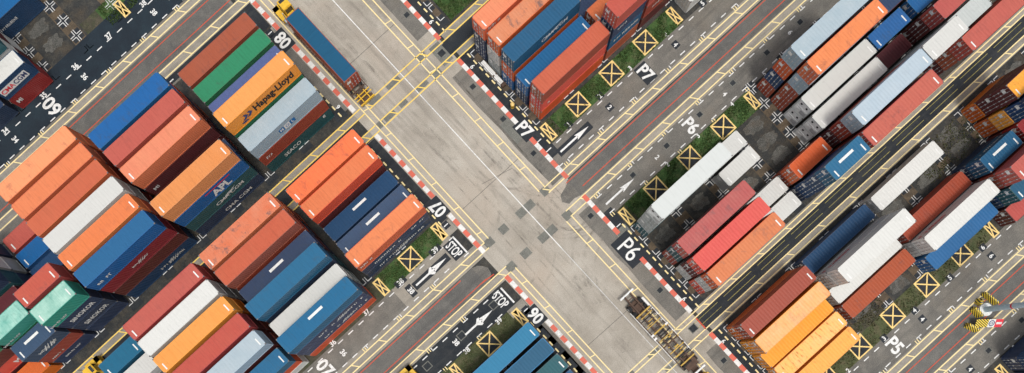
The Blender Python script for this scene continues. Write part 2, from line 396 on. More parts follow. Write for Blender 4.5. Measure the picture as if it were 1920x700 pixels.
dbl(37.75, 38.8, [(24, 150)], t0=44.6); dbl(42.45, 43.4, [(24, 150)], t0=41.2)
dbl(-71.7, -70.65, [(-120, 9.0)], t0=-10.6); dbl(-66.75, -65.6, [(-120, 9.0)], t0=-8.6)
dbl(20.95, 22.05, [(-120, -16.3), (-10.4, 12.0), (16, 60)], w=.17, axis='v', t0=-54.4, step=4.85)
dbl(9.95, 10.85, [(-120, -16.3), (-10.5, 90)], w=.17, axis='v', t0=-37.4, step=4.9)
ground_obj('yellow_lane_lines', yl, [M['p_cream'], M['p_yellow']])

rl = MB()
for v, u0, u1 in ((-14.5, -120, 3.7), (-12.15, -120, 6.6), (-14.53, 24.7, 150), (-12.6, 26.2, 150), (39.65, 27, 150), (41.5, 27, 150), (-69.8, -120, 6.7), (-67.65, -120, 6.7)):
    rl.line(u0, v, u1, v, .13, Z4)
rl.line(5.6, -12.15, 7.9, -11.9, .16, Z5)
rl.line(25.3, 12.9, 25.3, 15.0, .22, Z4)
ground_obj('red_lane_lines', rl, [M['p_red']])

wl = MB()
for i in range(70): a = -110+i*2; wl.line(17.7+(a+110)*.0007, a, 17.7+(a+112)*.0007, a+2, .13 if a < -9 else .09, Z3, 0 if a < -9 and not -39 < a < -37 else 1)
def dashes(v, u0, u1, ph, step=2.025, L=.95, w=.15):
    k = math.ceil((u0-ph)/step)
    while ph+k*step < u1:
        p = ph+k*step + R.uniform(-.04, .04); wl.line(p-L/2, v, p+L/2, v, w, Z4, 0); k += 1
for v, u0, u1, ph in ((-19.87, 25.8, 120, 26.14), (-17.02, 25.8, 120, 25.9), (-9.87, 25.8, 120, 27.0), (-7.0, 25.8, 120, 26.9), (34.18, 27, 120, 39.6), (36.97, 27, 120, 41.4),
                      (44.02, 27, 120, 47.8), (46.83, 27, 120, 51.9), (-9.72, -100, 7, 6.3), (-6.78, -100, 5, 4.35), (-16.93, -100, 5, 1.1), (-19.85, -100, 5.2, 4.94),
                      (-72.35, -100, 5, -2.0), (-75.34, -100, 5, -2.13), (-64.75, -8, 5.3, 4.4)):
    dashes(v, u0, u1, ph)
# bay ticks: white L beside the dash line
for u in [27.15+6.72*i for i in range(14)]:
    for v, s in ((-17.02, 1), (-9.87, -1), (36.97, 1), (44.02, -1)):
        wl.line(u+.1, v, u+.1, v+.55*s, .12, Z4)
for u in [0.4-6.75*i for i in range(12)]:
    for v, s in ((-16.93, 1), (-9.72, -1), (-72.35, 1)):
        wl.line(u+.1, v, u+.1, v+.5*s, .12, Z4)
ground_obj('white_lane_dashes', wl, [M['p_white'], M['p_white_worn']])
tk = MB()
for u in [26.95+6.72*i for i in range(14)]:
    for v0, v1 in ((-16.9, -16.3), (-10.5, -9.9), (37.05, 37.7), (43.45, 44.05), (-6.9, -6.3)):
        for d in (0, .38): tk.line(u-.5+d, v0, u-.5+d, v1, .13, Z4)
for u in [0.3-6.75*i for i in range(12)]:
    for v0, v1 in ((-16.95, -16.3), (-10.4, -9.8), (-72.3, -71.75), (-6.8, -6.2)):
        for d in (0, .38): tk.line(u-.5+d, v0, u-.5+d, v1, .13, Z4)
# faint inner lines of the dark lane
for i in range(14):
    for a in (23.7+6.72*i,):
        tk.line(a, 13.3, a+5.5, 13.3, .06, Z4, 2); tk.line(a, 14.15, a+5.5, 14.15, .06, Z4, 2)
ground_obj('yellow_bay_ticks', tk, [M['p_cream'], M['p_yellow'], M['p_faint']])

# red and white kerb lines along the road
kb = MB()
def kerb(u, v0, v1, first=0):
    n = max(1, round((v1-v0)/1.07)); s = (v1-v0)/n
    for i in range(n): kb.box(u-.33, u+.33, -(v0+(i+1)*s), -(v0+i*s), -.01, .045, (i+first) % 2)
for a in ((-100, -42.6, 1), (-38.6, -25.9, 0), (-22.9, -15.0, 0), (-11.5, -3.9, 0), (.95, 11.7, 0), (15.9, 60, 0)): kerb(25.35, *a)
for a in ((-80, -59.7, 0), (-56.4, -43.3, 0), (-38.6, -26.2, 1), (-22.8, -15.2, 1), (-10.5, -4.9, 0), (-1.7, 60, 1)): kerb(9.0, *a)
ground_obj('kerb', kb, [M['p_kred'], M['p_kwhite']])
dk = MB()   # dashed yellow line at the end of the blocks
for u, a, b_ in ((26.72, -62, -43.5), (26.92, -38.3, -20.6), (26.7, -4.6, 11.4), (26.6, 16.4, 33.2), (7.16, -3.1, 30), (7.1, -37.6, -22.3), (7.1, -50, -44)):
    v = a
    while v < b_: dk.line(u, v, u, v+.72, .22, Z4); v += 1.32
ground_obj('yellow_block_dashes', dk, [M['p_cream']])

# ---- stack blocks: beams, gravel, corner marks
ROWS = {'P7': [-36.75,-33.85,-30.95,-28.05,-25.1], 'P6': [-4.95,-2.08,.79,3.66,6.53,9.4], 'P5': [17.95,20.85,23.65,26.45,29.3,32.1],
        '08': [-60.8,-57.75,-54.8,-51.8,-48.9,-45.95], '07': [-36.7,-33.8,-30.9,-27.95,-24.95,-22.0], '06': [-2.0,1.0,3.95,6.9,9.8], '09': [-77.6,-80.5,-83.4,-86.3,-89.2],
        'NB': [-57.5,-54.6,-51.7,-48.8,-45.8]}
bm, gv, sq, cm = MB(), MB(), MB(), MB()
for blk, us, lo in (('P7', [27.1+6.72*i for i in range(12)], 0), ('P6', [27.1+6.72*i for i in range(12)], 0), ('P5', [27.1+6.72*i for i in range(12)], 0), ('NB', [27.1+6.72*i for i in range(8)], 0),
                ('08', [7.0-6.77*i for i in range(12)], 0), ('07', [7.0-6.77*i for i in range(12)], 0), ('06', [7.0-6.77*i for i in range(6)], 0), ('09', [7.0-6.8*i for i in range(12)], 0)):
    rows = sorted(ROWS[blk])
    if blk == 'P6' : rows0 = rows[1:]
    elif blk == '07': rows0 = rows[:-1]
    elif blk == '08': rows0 = rows[1:]
    elif blk == 'P5': rows0 = rows[:-1]
    else: rows0 = rows
    lines = [r-1.45 for r in rows0]+[rows0[-1]+1.45]
    for i, u in enumerate(us):
        if blk not in ('07', '08'): bm.rect(u-1.05, u+1.05, lines[0]-.2, lines[-1]+.2, Z1)
        inn = (i > 0)
        wide = (blk == 'P6' and u > 53) or (blk == '07' and u < -6) or (blk == '09')
        for v in ([lines[-1]] if blk in ('07', '08') else lines) + ([lines[0]-2.87] if blk == 'P6' and u > 53 else []):
            sq.rect(u-.95+R.uniform(-.1,.1), u+.95+R.uniform(-.1,.1), v-.85, v+.85, Z2-.003)
            for su in (-1, 1):
                if i == 0 and (u < 10 or su == -1): continue
                for sv in (-1, 1):
                    if v == lines[0] and sv < 0 and not wide: continue
                    if v == lines[-1] and sv > 0: continue
                    cu, cv = u+su*.17, v+sv*.17
                    cm.line(cu, cv, cu+su*.8, cv, .11, Z3); cm.line(cu, cv, cu, cv+sv*.8, .11, Z3)
    for u, u2 in zip(us, us[1:]):
        for r in rows0:
            if blk == '09' and not (u < -10 and r < -79): continue
            blob(gv, (u+u2)/2+R.uniform(-.15,.15), r+R.uniform(-.1,.1), 1.65*R.uniform(.85,1.05), 1.05*R.uniform(.85,1.05), Z1, R)
ground_obj('block_beams', bm, [M['beam']]); ground_obj('block_gravel', gv, [M['gravel']])
ground_obj('block_pads', sq, [M['asphalt_dark']], ); ground_obj('white_corner_marks', cm, [M['p_white_worn']])

# ---- verges and crossed boxes
sheet('verge', 'turf', [(27.4, 52.9, -23.3, -20.3), (27.6, 53.2, -6.55, -3.45), (-8.9, 1.0, -79.9, -76.5), (2, 60, -79.9, -76.5), (-5.3, 6.0, -23.35, -20.35), (28.5, 60, -48.5, -43.5)], .0068)
sheet('dry_verge', 'turf_dry', [(27.5, 66.6, 30.75, 33.6), (-60, 6.3, -6.55, -3.55)], .0068)
sheet('verge_soil', 'soil', [(27.2, 29.5, -23.4, -20.2), (27.2, 29.0, -6.6, -3.4), (-12, -8.9, -79.9, -76.5), (39.5, 45, 29.2, 30.9), (-60, -5.9, -23.3, -20.3)], .0076)
xb, xp = MB(), MB()
XB = []
def xbox(u, v, a, b_):
    XB.append((u, v, a, b_))
    xp.rect(u-a, u+a, v-b_, v+b_, Z3)
    for (p, q) in (((-a,-b_),(a,-b_)), ((a,-b_),(a,b_)), ((a,b_),(-a,b_)), ((-a,b_),(-a,-b_))):
        ex = .09 if p[1] == q[1] else -.09
        s = (1 if q[0] > p[0] else -1) if p[1] == q[1] else (1 if q[1] > p[1] else -1)
        if p[1] == q[1]: xb.line(u+p[0]-s*.1, v+p[1], u+q[0]+s*.1, v+q[1], .2, Z4)
        else: xb.line(u+p[0], v+p[1]+s*.1, u+q[0], v+q[1]-s*.1, .2, Z4)
    xb.line(u-a+.1, v-b_+.1, u+a-.1, v+b_-.1, .19, Z4+.003); xb.line(u+a-.1, v-b_+.1, u-a+.1, v+b_-.1, .19, Z4+.006)
for v, s in ((-21.85, 1), (-4.98, 1)):
    for u in (33.8, 40.5, 47.2): xbox(u, v, 1.3, 1.3)
    xbox(27.95, v+.03, .5, 1.25); xbox(52.95, v, .5, 1.25)
for u in (33.5, 40.1, 46.75, 53.5, 60.2): xbox(u, 32.16, 1.3, 1.3)
xbox(65.9, 32.5, .5, 1.25)
xbox(6.25, -21.93, .5, 1.25); xbox(.4, -21.83, 1.3, 1.3); xbox(-5.5, -21.7, .5, 1.25)
xbox(6.45, -4.72, .5, 1.25); xbox(.48, -4.86, 1.3, 1.3); xbox(-5.75, -4.95, .5, 1.25)
xbox(-5.8, -77.44, .5, 1.25); xbox(0.8, -77.44, 1.3, 1.3); xbox(60.5, -60, 1.3, 1.3)
xbox(52.95, 49.3, .5, 1.25); xbox(46.8, 49.3, 1.3, 1.3)
ground_obj('crossed_box_pads', xp, [M['asphalt_dark']]); ground_obj('yellow_crossed_boxes', xb, [M['p_box']])

# ---- painted writing
tx = MB(); bk = MB()
def word(s, u, v, size, up, back=None, **k):
    if back: bk.rect(u-back[0], u+back[0], v-back[1], v+back[1], Z4+.0035)
    ground_text(tx, s, u, v, size, up, Z5+.003, **k)
word('08', 8.35, -58.05, 2.6, '-u', (1.15, 1.6), sx=.85); word('07', 8.35, -24.55, 2.6, '-u', (1.15, 1.6), sx=.85)
word('06', 8.25, -3.27, 2.5, '-u', (1.1, 1.5), sx=.85); word('09', -23.1, -73.85, 2.9, '+u', None, sx=.9)
word('P7', 25.55, -24.4, 2.6, '+u', (1.1, 1.55), sx=.85); word('P6', 24.95, -1.1, 3.7, '+u', (1.6, 2.4), sx=.82, bold=.005)
word('P7', 44.2, -18.5, 2.6, '+u', (1.05, 1.5), sx=.85); word('P6', 43.85, -8.35, 2.6, '+u', None, sx=.85); word('P5', 44.0, 35.55, 2.8, '+u', None, sx=.85)
word('07', -19.6, -18.5, 2.7, '+u', None, sx=.9)
word('STOP', 6.05, -18.5, 2.0, '+u', (.95, 1.45), sx=.5, bold=.02); word('STOP', 6.05, -8.45, 2.0, '+u', None, sx=.5, bold=.02)
tx.rect(7.05, 7.3, -19.95, -16.9, Z5); tx.rect(7.15, 7.4, -9.75, -6.85, Z5)
tx.rect(6.4, 7.3, -20.05, -19.9, Z5); tx.rect(6.4, 7.3, -16.8, -16.65, Z5)
n_ = .95
for s, u, v, up, bb in (('1',30.8,-20.6,'-v',1),('2',37.0,-20.6,'-v',1),('2',36.93,-18.4,'+u',1),('3',43.0,-20.6,'-v',0),('4',50.2,-20.6,'-v',0),('4',50.25,-18.6,'+u',1),('5',57.25,-20.4,'-v',1),
   ('2',37.1,-8.3,'+u',0),('2',37.5,-6.55,'-v',0),('3',43.6,-6.6,'-v',0),('4',50.4,-6.6,'-v',0),('4',50.66,-8.4,'+u',0),('5',56.9,-6.65,'-v',0),('6',63.8,-8.55,'+u',0),
   ('2',36.5,33.6,'-v',0),('3',43.55,33.7,'-v',1),('4',49.6,33.7,'-v',1),('4',49.6,35.46,'+u',1),('5',56.65,33.7,'-v',1),('6',63.2,33.7,'-v',1),('6',63.3,35.5,'+u',1),('5',56.65,47.6,'-v',0),('4',49.8,45.6,'+u',1),
   ('39',3.95,-20.35,'-v',1),('38',-2.95,-20.35,'-v',1),('38',-2.65,-18.35,'+u',1),('37',-9.6,-20.5,'-v',0),('36',-16.3,-20.5,'-v',0),('36',-16.1,-18.35,'+u',0),
   ('39',3.8,-6.4,'-v',0),('38',-2.95,-8.3,'+u',0),('38',-2.6,-6.4,'-v',0),('38',-3.05,-75.85,'-v',0),('38',-2.75,-73.85,'+u',0),('37',-9.95,-75.85,'-v',0),('36',-16.6,-75.85,'-v',0),('36',-16.6,-73.8,'+u',0),
   ('35',-22.9,-75.85,'-v',0),('34',-30.5,-75.85,'-v',0),('34',-30.3,-73.9,'+u',0),
   ('6',26.2,-45.3,'+u',0),('6',26.19,-36.4,'+u',0),('1',26.18,-4.8,'+u',0),('1',26.05,-21.8,'+u',0),('6',25.95,9.65,'+u',0),('6',25.95,18.1,'+u',0),('1',7.6,-21.95,'-u',1),('1',7.69,-60.1,'-u',1),('1',7.8,-4.9,'-u',1),('6',7.68,-45.38,'-u',0)):
    word(s, u, v, 1.08 if len(s) > 1 else 1.0, up, ((.42*len(s)+.12, .5) if up == '-v' else (.5, .42*len(s)+.12)) if bb else None, sx=.9)
def arrow(u, v, L, d=1, back=True, double=False):
    if back: bk.rect(u-L/2-.4, u+L/2+.4, v-.62, v+.62, Z4+.0035)
    z = Z5+.003
    tx.line(u-L/2*d, v, u+L*.1*d, v, .28, z)
    p = [(u+L/2*d, -v, z), (u+L*.05*d, -(v-.42), z), (u+L*.12*d, -v, z), (u+L*.05*d, -(v+.42), z)]
    if d > 0: p = p[::-1]
    a = sum(p[i][0]*p[(i+1) % 4][1]-p[(i+1) % 4][0]*p[i][1] for i in range(4))
    tx.poly(p if a > 0 else p[::-1])
    if double:
        for s in (-1, 1): tx.poly([q for q in ([(u-.6, -(v), z+.002), (u+.1, -(v+s*.62), z+.002), (u+.45, -(v+s*.55), z+.002), (u+.2, -v, z+.002)][::(1 if s > 0 else -1)])])
arrow(30.0, -18.46, 5.6); arrow(29.7, -8.3, 5.6, back=False); arrow(1.4, -18.4, 6.0, double=True); arrow(1.5, -8.2, 5.4, back=False, double=True)
arrow(2.6, -73.8, 5.0, back=False)
ground_obj('painted_numbers', tx, [M['p_white']]); ground_obj('black_number_backing', bk, [M['p_black']])
# manholes
mh = MB()
for u, v in ((24.24,-48.5),(24.24,-34.2),(24.1,-8.6),(24.16,-21.0),(32.7,-8.8),(39.25,-8.6),(45.9,-8.7),(52.6,-8.8),(59.3,-8.7),(65.9,-8.7),(24.1,20.2),(24.2,6.3),(24.3,-27.7),
             (4.8,-8.6),(-1.7,-8.5),(-8.4,-8.6),(24.2,-40.9),(24.0,13.7),(60.2,45.4),(53.6,45.4),(47,45.4)):
    b2 = .62 if u < 24.05 or abs(v+40.9) < .1 or abs(v-13.7) < .1 else .46
    mh.rect(u-b2, u+b2, v-b2*.9, v+b2*.9, Z4); mh.rect(u-b2*.8, u+b2*.8, v-b2*.7, v+b2*.7, Z5, 1)
ground_obj('manhole_covers', mh, [M['patch'], M['asphalt_dark']])

# ---- grass blades on the verges
def grass(name, rects, n, col1, col2, hmax):
    mb = MB(); rr = random.Random(3)
    tot = sum((a[1]-a[0])*(a[3]-a[2]) for a in rects)
    for a in rects:
        for i in range(int(n*(a[1]-a[0])*(a[3]-a[2])/tot)):
            u = rr.uniform(a[0], a[1]); v = rr.uniform(a[2], a[3])
            if math.sin(u*1.7+v*2.1)+math.sin(u*.63-v*1.3)+rr.uniform(-1.2, 1.2) < -.5: continue
            if any(abs(u-p) < a_+.12 and abs(v-q) < b2+.12 for p, q, a_, b2 in XB) and rr.random() < .96: continue
            h = rr.uniform(.06, hmax); w = rr.uniform(.03, .10); h *= 1.8 if rr.random() < .05 else 1; t = rr.uniform(0, math.pi); mi = rr.random() < .35
            for k in range(2):
                dx, dy = math.cos(t)*w, math.sin(t)*w; lx, ly = rr.uniform(-.12,.12), rr.uniform(-.12,.12)
                mb.poly([(u-dx, -v-dy, .02), (u+dx, -v+dy, .02), (u+lx, -v+ly, .02+h)], int(mi)); t += 1.6
    o = ground_obj(name, mb, [simple(name+'_a', col1, .8, nz=.4), simple(name+'_b', col2, .8, nz=.4)], 'stuff')
    return o
grass('grass', [(27.6,53.3,-23.3,-20.3),(27.8,53.3,-6.5,-3.45),(-8.5,1,-79.9,-76.5),(-5,6,-23.3,-20.3),(28.5,45,-48.5,-43.5)], 26000, (.035,.075,.015), (.07,.11,.025), .22)
grass('dry_grass', [(27.5,66,30.8,33.5),(-30,6,-6.5,-3.6),(41,47,26.2,30.8),(64,74,17,22)], 9000, (.085,.10,.035), (.16,.14,.07), .25)

# ---------------------------------------------------------------- containers
HB = TH-.05
def corr_wall(mb, x0, x1, z0, z1, y, sgn, pitch=.28, dep=.036, mi=0):
    n = max(4, round((x1-x0)/pitch)); p = (x1-x0)/n; xs = []
    for i in range(n):
        a = x0+i*p; xs += [(a, 0), (a+p*.3, 0), (a+p*.5, dep), (a+p*.8, dep)]
    xs.append((x1, 0))
    for (xa, da), (xb_, db) in zip(xs, xs[1:]):
        q = [(xa, y-sgn*da, z0), (xb_, y-sgn*db, z0), (xb_, y-sgn*db, z1), (xa, y-sgn*da, z1)]
        if sgn > 0: q.reverse()
        mb.quad(*q, mi)
def end_wall(mb, x, sgn, dep=.03):
    n = 9; w = 2.2/n; ys = []
    for i in range(n):
        a = -1.1+i*w; ys += [(a, 0), (a+w*.3, 0), (a+w*.5, dep), (a+w*.8, dep)]
    ys.append((1.1, 0))
    for (ya, da), (yb, db) in zip(ys, ys[1:]):
        q = [(x-sgn*da, ya, .12), (x-sgn*db, yb, .12), (x-sgn*db, yb, HB-.1), (x-sgn*da, ya, HB-.1)]
        if sgn < 0: q.reverse()
        mb.quad(*q)
def wall_mesh(L, reefer=False):
    mb = MB(); h = L/2
    for s in (-1, 1):
        if reefer:
            y = s*1.2; q = [(-h+.1, y, .14), (h-.1, y, .14), (h-.1, y, HB-.1), (-h+.1, y, HB-.1)]
            if s > 0: q.reverse()
            mb.quad(*q)
        else: corr_wall(mb, -h+.12, h-.12, .14, HB-.1, s*1.205, s)
        mb.box(-h+.12, h-.12, s*1.219-(.1 if s > 0 else 0), s*1.219+(.1 if s < 0 else 0), 0.02, .14)
        mb.box(-h+.12, h-.12, s*1.219-(.07 if s > 0 else 0), s*1.219+(.07 if s < 0 else 0), HB-.1, HB-.01)
    for sx in (-1, 1):
        for s in (-1, 1):
            mb.box(sx*h-(.15 if sx > 0 else 0), sx*h+(.15 if sx < 0 else 0), s*1.219-(.13 if s > 0 else 0), s*1.219+(.13 if s < 0 else 0), .11, HB-.11)
            for z in (0, HB-.11):   # corner castings
                mb.box(sx*(h+.005)-(.178 if sx > 0 else 0), sx*(h+.005)+(.178 if sx < 0 else 0), s*1.225-(.162 if s > 0 else 0), s*1.225+(.162 if s < 0 else 0), z, z+.118, 1)
        mb.box(sx*h-(.12 if sx > 0 else 0), sx*h+(.12 if sx < 0 else 0), -1.06, 1.06, .02, .14)
        mb.box(sx*h-(.10 if sx > 0 else 0), sx*h+(.10 if sx < 0 else 0), -1.06, 1.06, HB-.12, HB-.012)
    end_wall(mb, h-.05, 1)
    mb.box(-h+.12, h-.13, -1.1, 1.1, .1, .16)
    return mb
def roof_mesh(L, reefer=False):
    mb = MB(); h = L/2
    if reefer:
        n = 6; xs = [-h+.1+(L-.2)*i/n for i in range(n+1)]
        for a, b_ in zip(xs, xs[1:]):
            mb.quad((a+.01, -1.16, HB-.02), (b_-.01, -1.16, HB-.02), (b_-.01, 1.16, HB-.02), (a+.01, 1.16, HB-.02))
            mb.quad((b_-.01, -1.16, HB-.02), (b_+.01, -1.16, HB-.005), (b_+.01, 1.16, HB-.005), (b_-.01, 1.16, HB-.02))
        return mb
    x0, x1 = -h+.36, h-.36; n = round((x1-x0)/.46); p = (x1-x0)/n
    prof = [(-h+.1, 0), (x0, 0)]
    for i in range(n): a = x0+i*p; prof += [(a+p*.28, 0), (a+p*.45, -.014), (a+p*.75, -.014), (a+p*.92, 0)]
    prof += [(x1, 0), (h-.1, 0)]
    for (a, da), (b_, db) in zip(prof, prof[1:]):
        if b_-a < 1e-5: continue
        mb.quad((a, -1.15, HB-.012+da), (b_, -1.15, HB-.012+db), (b_, 1.15, HB-.012+db), (a, 1.15, HB-.012+da))
    return mb
def door_mesh(L, s):
    mb = MB(); h = L/2; y0, y1 = (.015, 1.08) if s > 0 else (-1.08, -.015)
    x = -h
    for k in range(4):
        z0 = .16+k*(HB-.3)/4; mb.box(x+.02, x+.06, y0, y1, z0+.02, z0+(HB-.3)/4-.02)
    mb.box(x+.05, x+.08, y0, y1, .14, HB-.13)
    return mb
def bar_mesh(L, s):
    mb = MB(); h = L/2
    for y in (.28, .78):
        mb.cyl((-h-.01, s*y, .1), (-h-.01, s*y, HB-.1), .028, n=6)
        mb.box(-h-.05, -h+.02, s*y-.09, s*y+.09, 1.0, 1.12); mb.box(-h-.04, -h+.02, s*y-.07, s*y+.07, .3, .38); mb.box(-h-.04, -h+.02, s*y-.07, s*y+.07, 2.1, 2.18)
    return mb
def plate_mesh(L, s):
    mb = MB(); h = L/2
    mb.box(s*(h-.62)-.09, s*(h-.62)+.09, -1.0 if s < 0 else -.85, -.05 if s < 0 else .2, HB-.014, HB+.004)
    return mb
def doorplate_mesh(L):
    mb = MB(); h = L/2
    mb.box(-h+.0, -h+.018, .32, .95, 1.55, 2.0)
    return mb
def reefer_mesh(L):
    mb = MB(); h = L/2
    mb.box(-h+.03, -h+.12, -1.05, 1.05, .16, HB-.14, 0)
    mb.box(-h-.01, -h+.03, -1.0, -.05, .3, 1.1, 1); mb.box(-h, -h+.03, .1, 1.0, .3, .95, 0); mb.box(-h, -h+.03, -1.0, 1.0, 1.25, 1.4, 0)
    return mb
def fan_mesh(L, y):
    mb = MB(); h = L/2
    mb.cyl((-h+.05, y, 2.0), (-h-.0, y, 2.0), .17, n=12)
    return mb
geo = {}
for L in (12.19, 6.06):
    geo[L] = dict(wall=wall_mesh(L), rwall=wall_mesh(L, True), roof=roof_mesh(L), rroof=roof_mesh(L, True), doorA=door_mesh(L, 1), doorB=door_mesh(L, -1),
                  barA=bar_mesh(L, 1), barB=bar_mesh(L, -1), plateA=plate_mesh(L, -1), plateB=plate_mesh(L, 1), dplate=doorplate_mesh(L), reef=reefer_mesh(L), fanA=fan_mesh(L, -.5), fanB=fan_mesh(L, .5))
_mc = {}
def gm(kind, L, mats, tag):
    k = (kind, L, tag)
    if k not in _mc: _mc[k] = geo[L][kind].mesh(kind, mats)
    return _mc[k]

protos = {}
def proto(L, col, roof, reefer):
    """first container of a kind: parts under an Empty (built once, then copied)"""
    k = (L, col, roof, reefer)
    root = bpy.data.objects.new('shipping_container', None)
    ch = []
    def p(name, me, par=root):
        o = bpy.data.objects.new(name, me); o.parent = par; ch.append(o); return o
    W_ = WALL[col]; RF = ROOF[roof or col]
    p('wall', gm('rwall' if reefer else 'wall', L, [W_, M['casting']], col))
    p('roof', gm('rroof' if reefer else 'roof', L, [RF], roof or col))
    if reefer:
        q = p('refrigeration_unit', gm('reef', L, [M['pale'], M['steel']], 'x')); p('fan', gm('fanA', L, [M['black']], 'x'), q); p('fan', gm('fanB', L, [M['black']], 'x'), q)
    else:
        for s in 'AB':
            d = p('door', gm('door'+s, L, [W_], col)); p('locking_bar', gm('bar'+s, L, [M['steel']], 'x'), d)
        p('door_plate', gm('dplate', L, [M['white']], 'x'))
    for s in 'AB': p('roof_number', gm('plate'+s, L, [M['white']], 'x'))
    return root, ch
def copy_container(src):
    root, ch = src
    r = root.copy(); C.objects.link(r); mp = {root: r}
    skip = R.random()
    for o in ch:
        if o.name.startswith('roof_number') and ((skip < .4) or (skip < .62 and o.name.endswith('.001'))): continue
        c = o.copy(); C.objects.link(c); c.parent = mp[o.parent]; mp[o] = c
    return r

def worn_glyphs(n, size, swoosh_=False):
    """lettering too small and worn to read in the photograph: strokes of letter size; '*' adds the rising wing over it"""
    rr = random.Random(n*13+int(size*10)); vs, fs = [], []
    def q(a, b_, c, d):
        k = len(vs); vs.extend([(a, c), (b_, c), (b_, d), (a, d)]); fs.append((k, k+1, k+2, k+3))
    w = size*.62; tot = n*w
    for i in range(n):
        x = -tot/2+i*w; h = size*rr.uniform(.5, .8)
        if rr.random() < .12: continue
        q(x, x+size*.14, -h/2, h/2)
        if rr.random() < .75: q(x+size*.14, x+size*.42, h/2-size*.14, h/2)
        if rr.random() < .6: q(x+size*.14, x+size*.40, -size*.07, size*.07)
        if rr.random() < .6: q(x+size*.32, x+size*.45, -h/2, h/2-size*.14)
    if swoosh_:
        for k in range(4):
            x = -size*1.1+k*size*.55; b0 = len(vs)
            vs.extend([(x, -size*.55), (x+size*.3, -size*.5), (x+size*1.25, size*(.75+.1*k)), (x+size*.95, size*.6)]); fs.append((b0, b0+1, b0+2, b0+3))
    return vs, fs

def side_text(o, L, specs):
    """lettering on the long side facing +v (or -v when side=-1)"""
    for s, x, z, size, mat, kw in specs:
        side = kw.get('side', 1)
        mb = MB(); vs, fs = worn_glyphs(len(s)-1, size, s[0] == '*') if s[0] in '~*' else text_geo(s, size, kw.get('bold', .02))
        y = -1.232*side
        sx = kw.get('sx', 1)
        for a, b_ in vs: mb.v.append((x+a*sx*side, y, z+b_))
        for f in fs: mb.f.append(f); mb.m.append(0)
        if kw.get('plate'):
            pw, ph, pm = kw['plate']; pb = MB()
            pb.box(x-pw/2+(1.15 if s == 'CMA' else 0), x+pw/2+(1.15 if s == 'CMA' else 0), min(y*.994, y*.999), max(y*.994, y*.999), z-ph/2, z+ph/2); part('sign_panel', pb, [pm], o)
        part('lettering', mb, [M[mat]], o)

def shape_decal(o, polys, mat, name='emblem'):
    mb = MB()
    for p in polys: mb.poly([(x, -1.233, z) for x, z in p])
    part(name, mb, [M[mat]], o)

ORD = ['first', 'second', 'third', 'fourth', 'fifth', 'sixth', 'seventh']
BAYW = {0: 'roadside', 1: 'second', 2: 'third', 3: 'fourth', 4: 'fifth'}
cont_count = 0
def stack(blk, bay, row, u, tiers, L=12.19, half='', h=None, roof=None, reefer=False, du=0, dv=0, text=None, extra=None, desc=None):
    """tiers: colour keys from the ground up"""
    global cont_count
    v = ROWS[blk][row]+dv
    n = len(tiers); step = TH if h is None else h*TH/n
    out = []
    for i, c in enumerate(tiers):
        top = i == n-1
        rf = roof if top else None
        ree = reefer or c in ('whg',)
        key = (L, c, rf, ree)
        if key not in protos: protos[key] = proto(L, c, rf, ree)
        r = copy_container(protos[key])
        r.location = wpos(u+du+(0 if i == 0 else R.uniform(-.03, .03)), v+(0 if i == 0 else R.uniform(-.03, .03)), i*step)
        if h is not None: r.scale = (1, 1, step/TH)
        r.rotation_euler = (0, 0, ANG+math.radians(R.uniform(-.15, .15)))
        tier = 'alone' if n == 1 else ('on top' if top else ('at bottom' if i == 0 else '%s tier' % ORD[i]))
        sz = 'long' if L > 10 else 'short'
        rows_sorted = ORD[sorted(ROWS[blk]).index(ROWS[blk][row])]
        where = '%s bay' % BAYW[bay]
        if half: where = '%s bay %s half' % (BAYW[bay], half)
        name = {'P7': 'P seven', 'P6': 'P six', 'P5': 'P five', '08': 'eight', '07': 'seven', '06': 'six', '09': 'nine', 'BR': 'P four'}[blk]
        r['label'] = '%s %s container %s, %s row, %s, block %s' % (PAL[c][2], sz, tier, rows_sorted, where, name)
        r['category'] = 'container'; r['group'] = 'containers stacked in block %s' % name
        if text and i in text: side_text(r, L, text[i])
        if extra and i in extra: extra[i](r)
        out.append(r); cont_count += 1
    return out

def T(s, x, z, size, mat='white', **kw): return (s, x, z, size, mat, kw)
LMID = 1.32
def roofbar(o, x=0, w=2.4):
    mb = MB(); mb.box(x-w/2, x+w/2, .15, .5, HB-.014, HB+.006); part('roof_label', mb, [M['white']], o)
def roofbars(o):
    roofbar(o); 
def hapag(o):
    shape_decal(o, [[(-3.9+k,1.0),(-3.3+k,1.0),(-2.75+k,1.5),(-3.1+k,1.95),(-3.5+k,1.95),(-3.2+k,1.5)] for k in (0,.75)] + [[(-4.0+k,.55),(-3.0+k,.55),(-3.3+k,.85),(-4.2+k,.85)] for k in (0,)], 'navy_ink')
def swoosh(o, x=0):
    shape_decal(o, [[(x-1.8,.75),(x-.6,1.3),(x+.9,1.9),(x-.2,1.7),(x-1.2,1.2)], [(x-.5,1.2),(x+.4,1.35),(x+1.6,2.05),(x+.6,1.75)]], 'white')

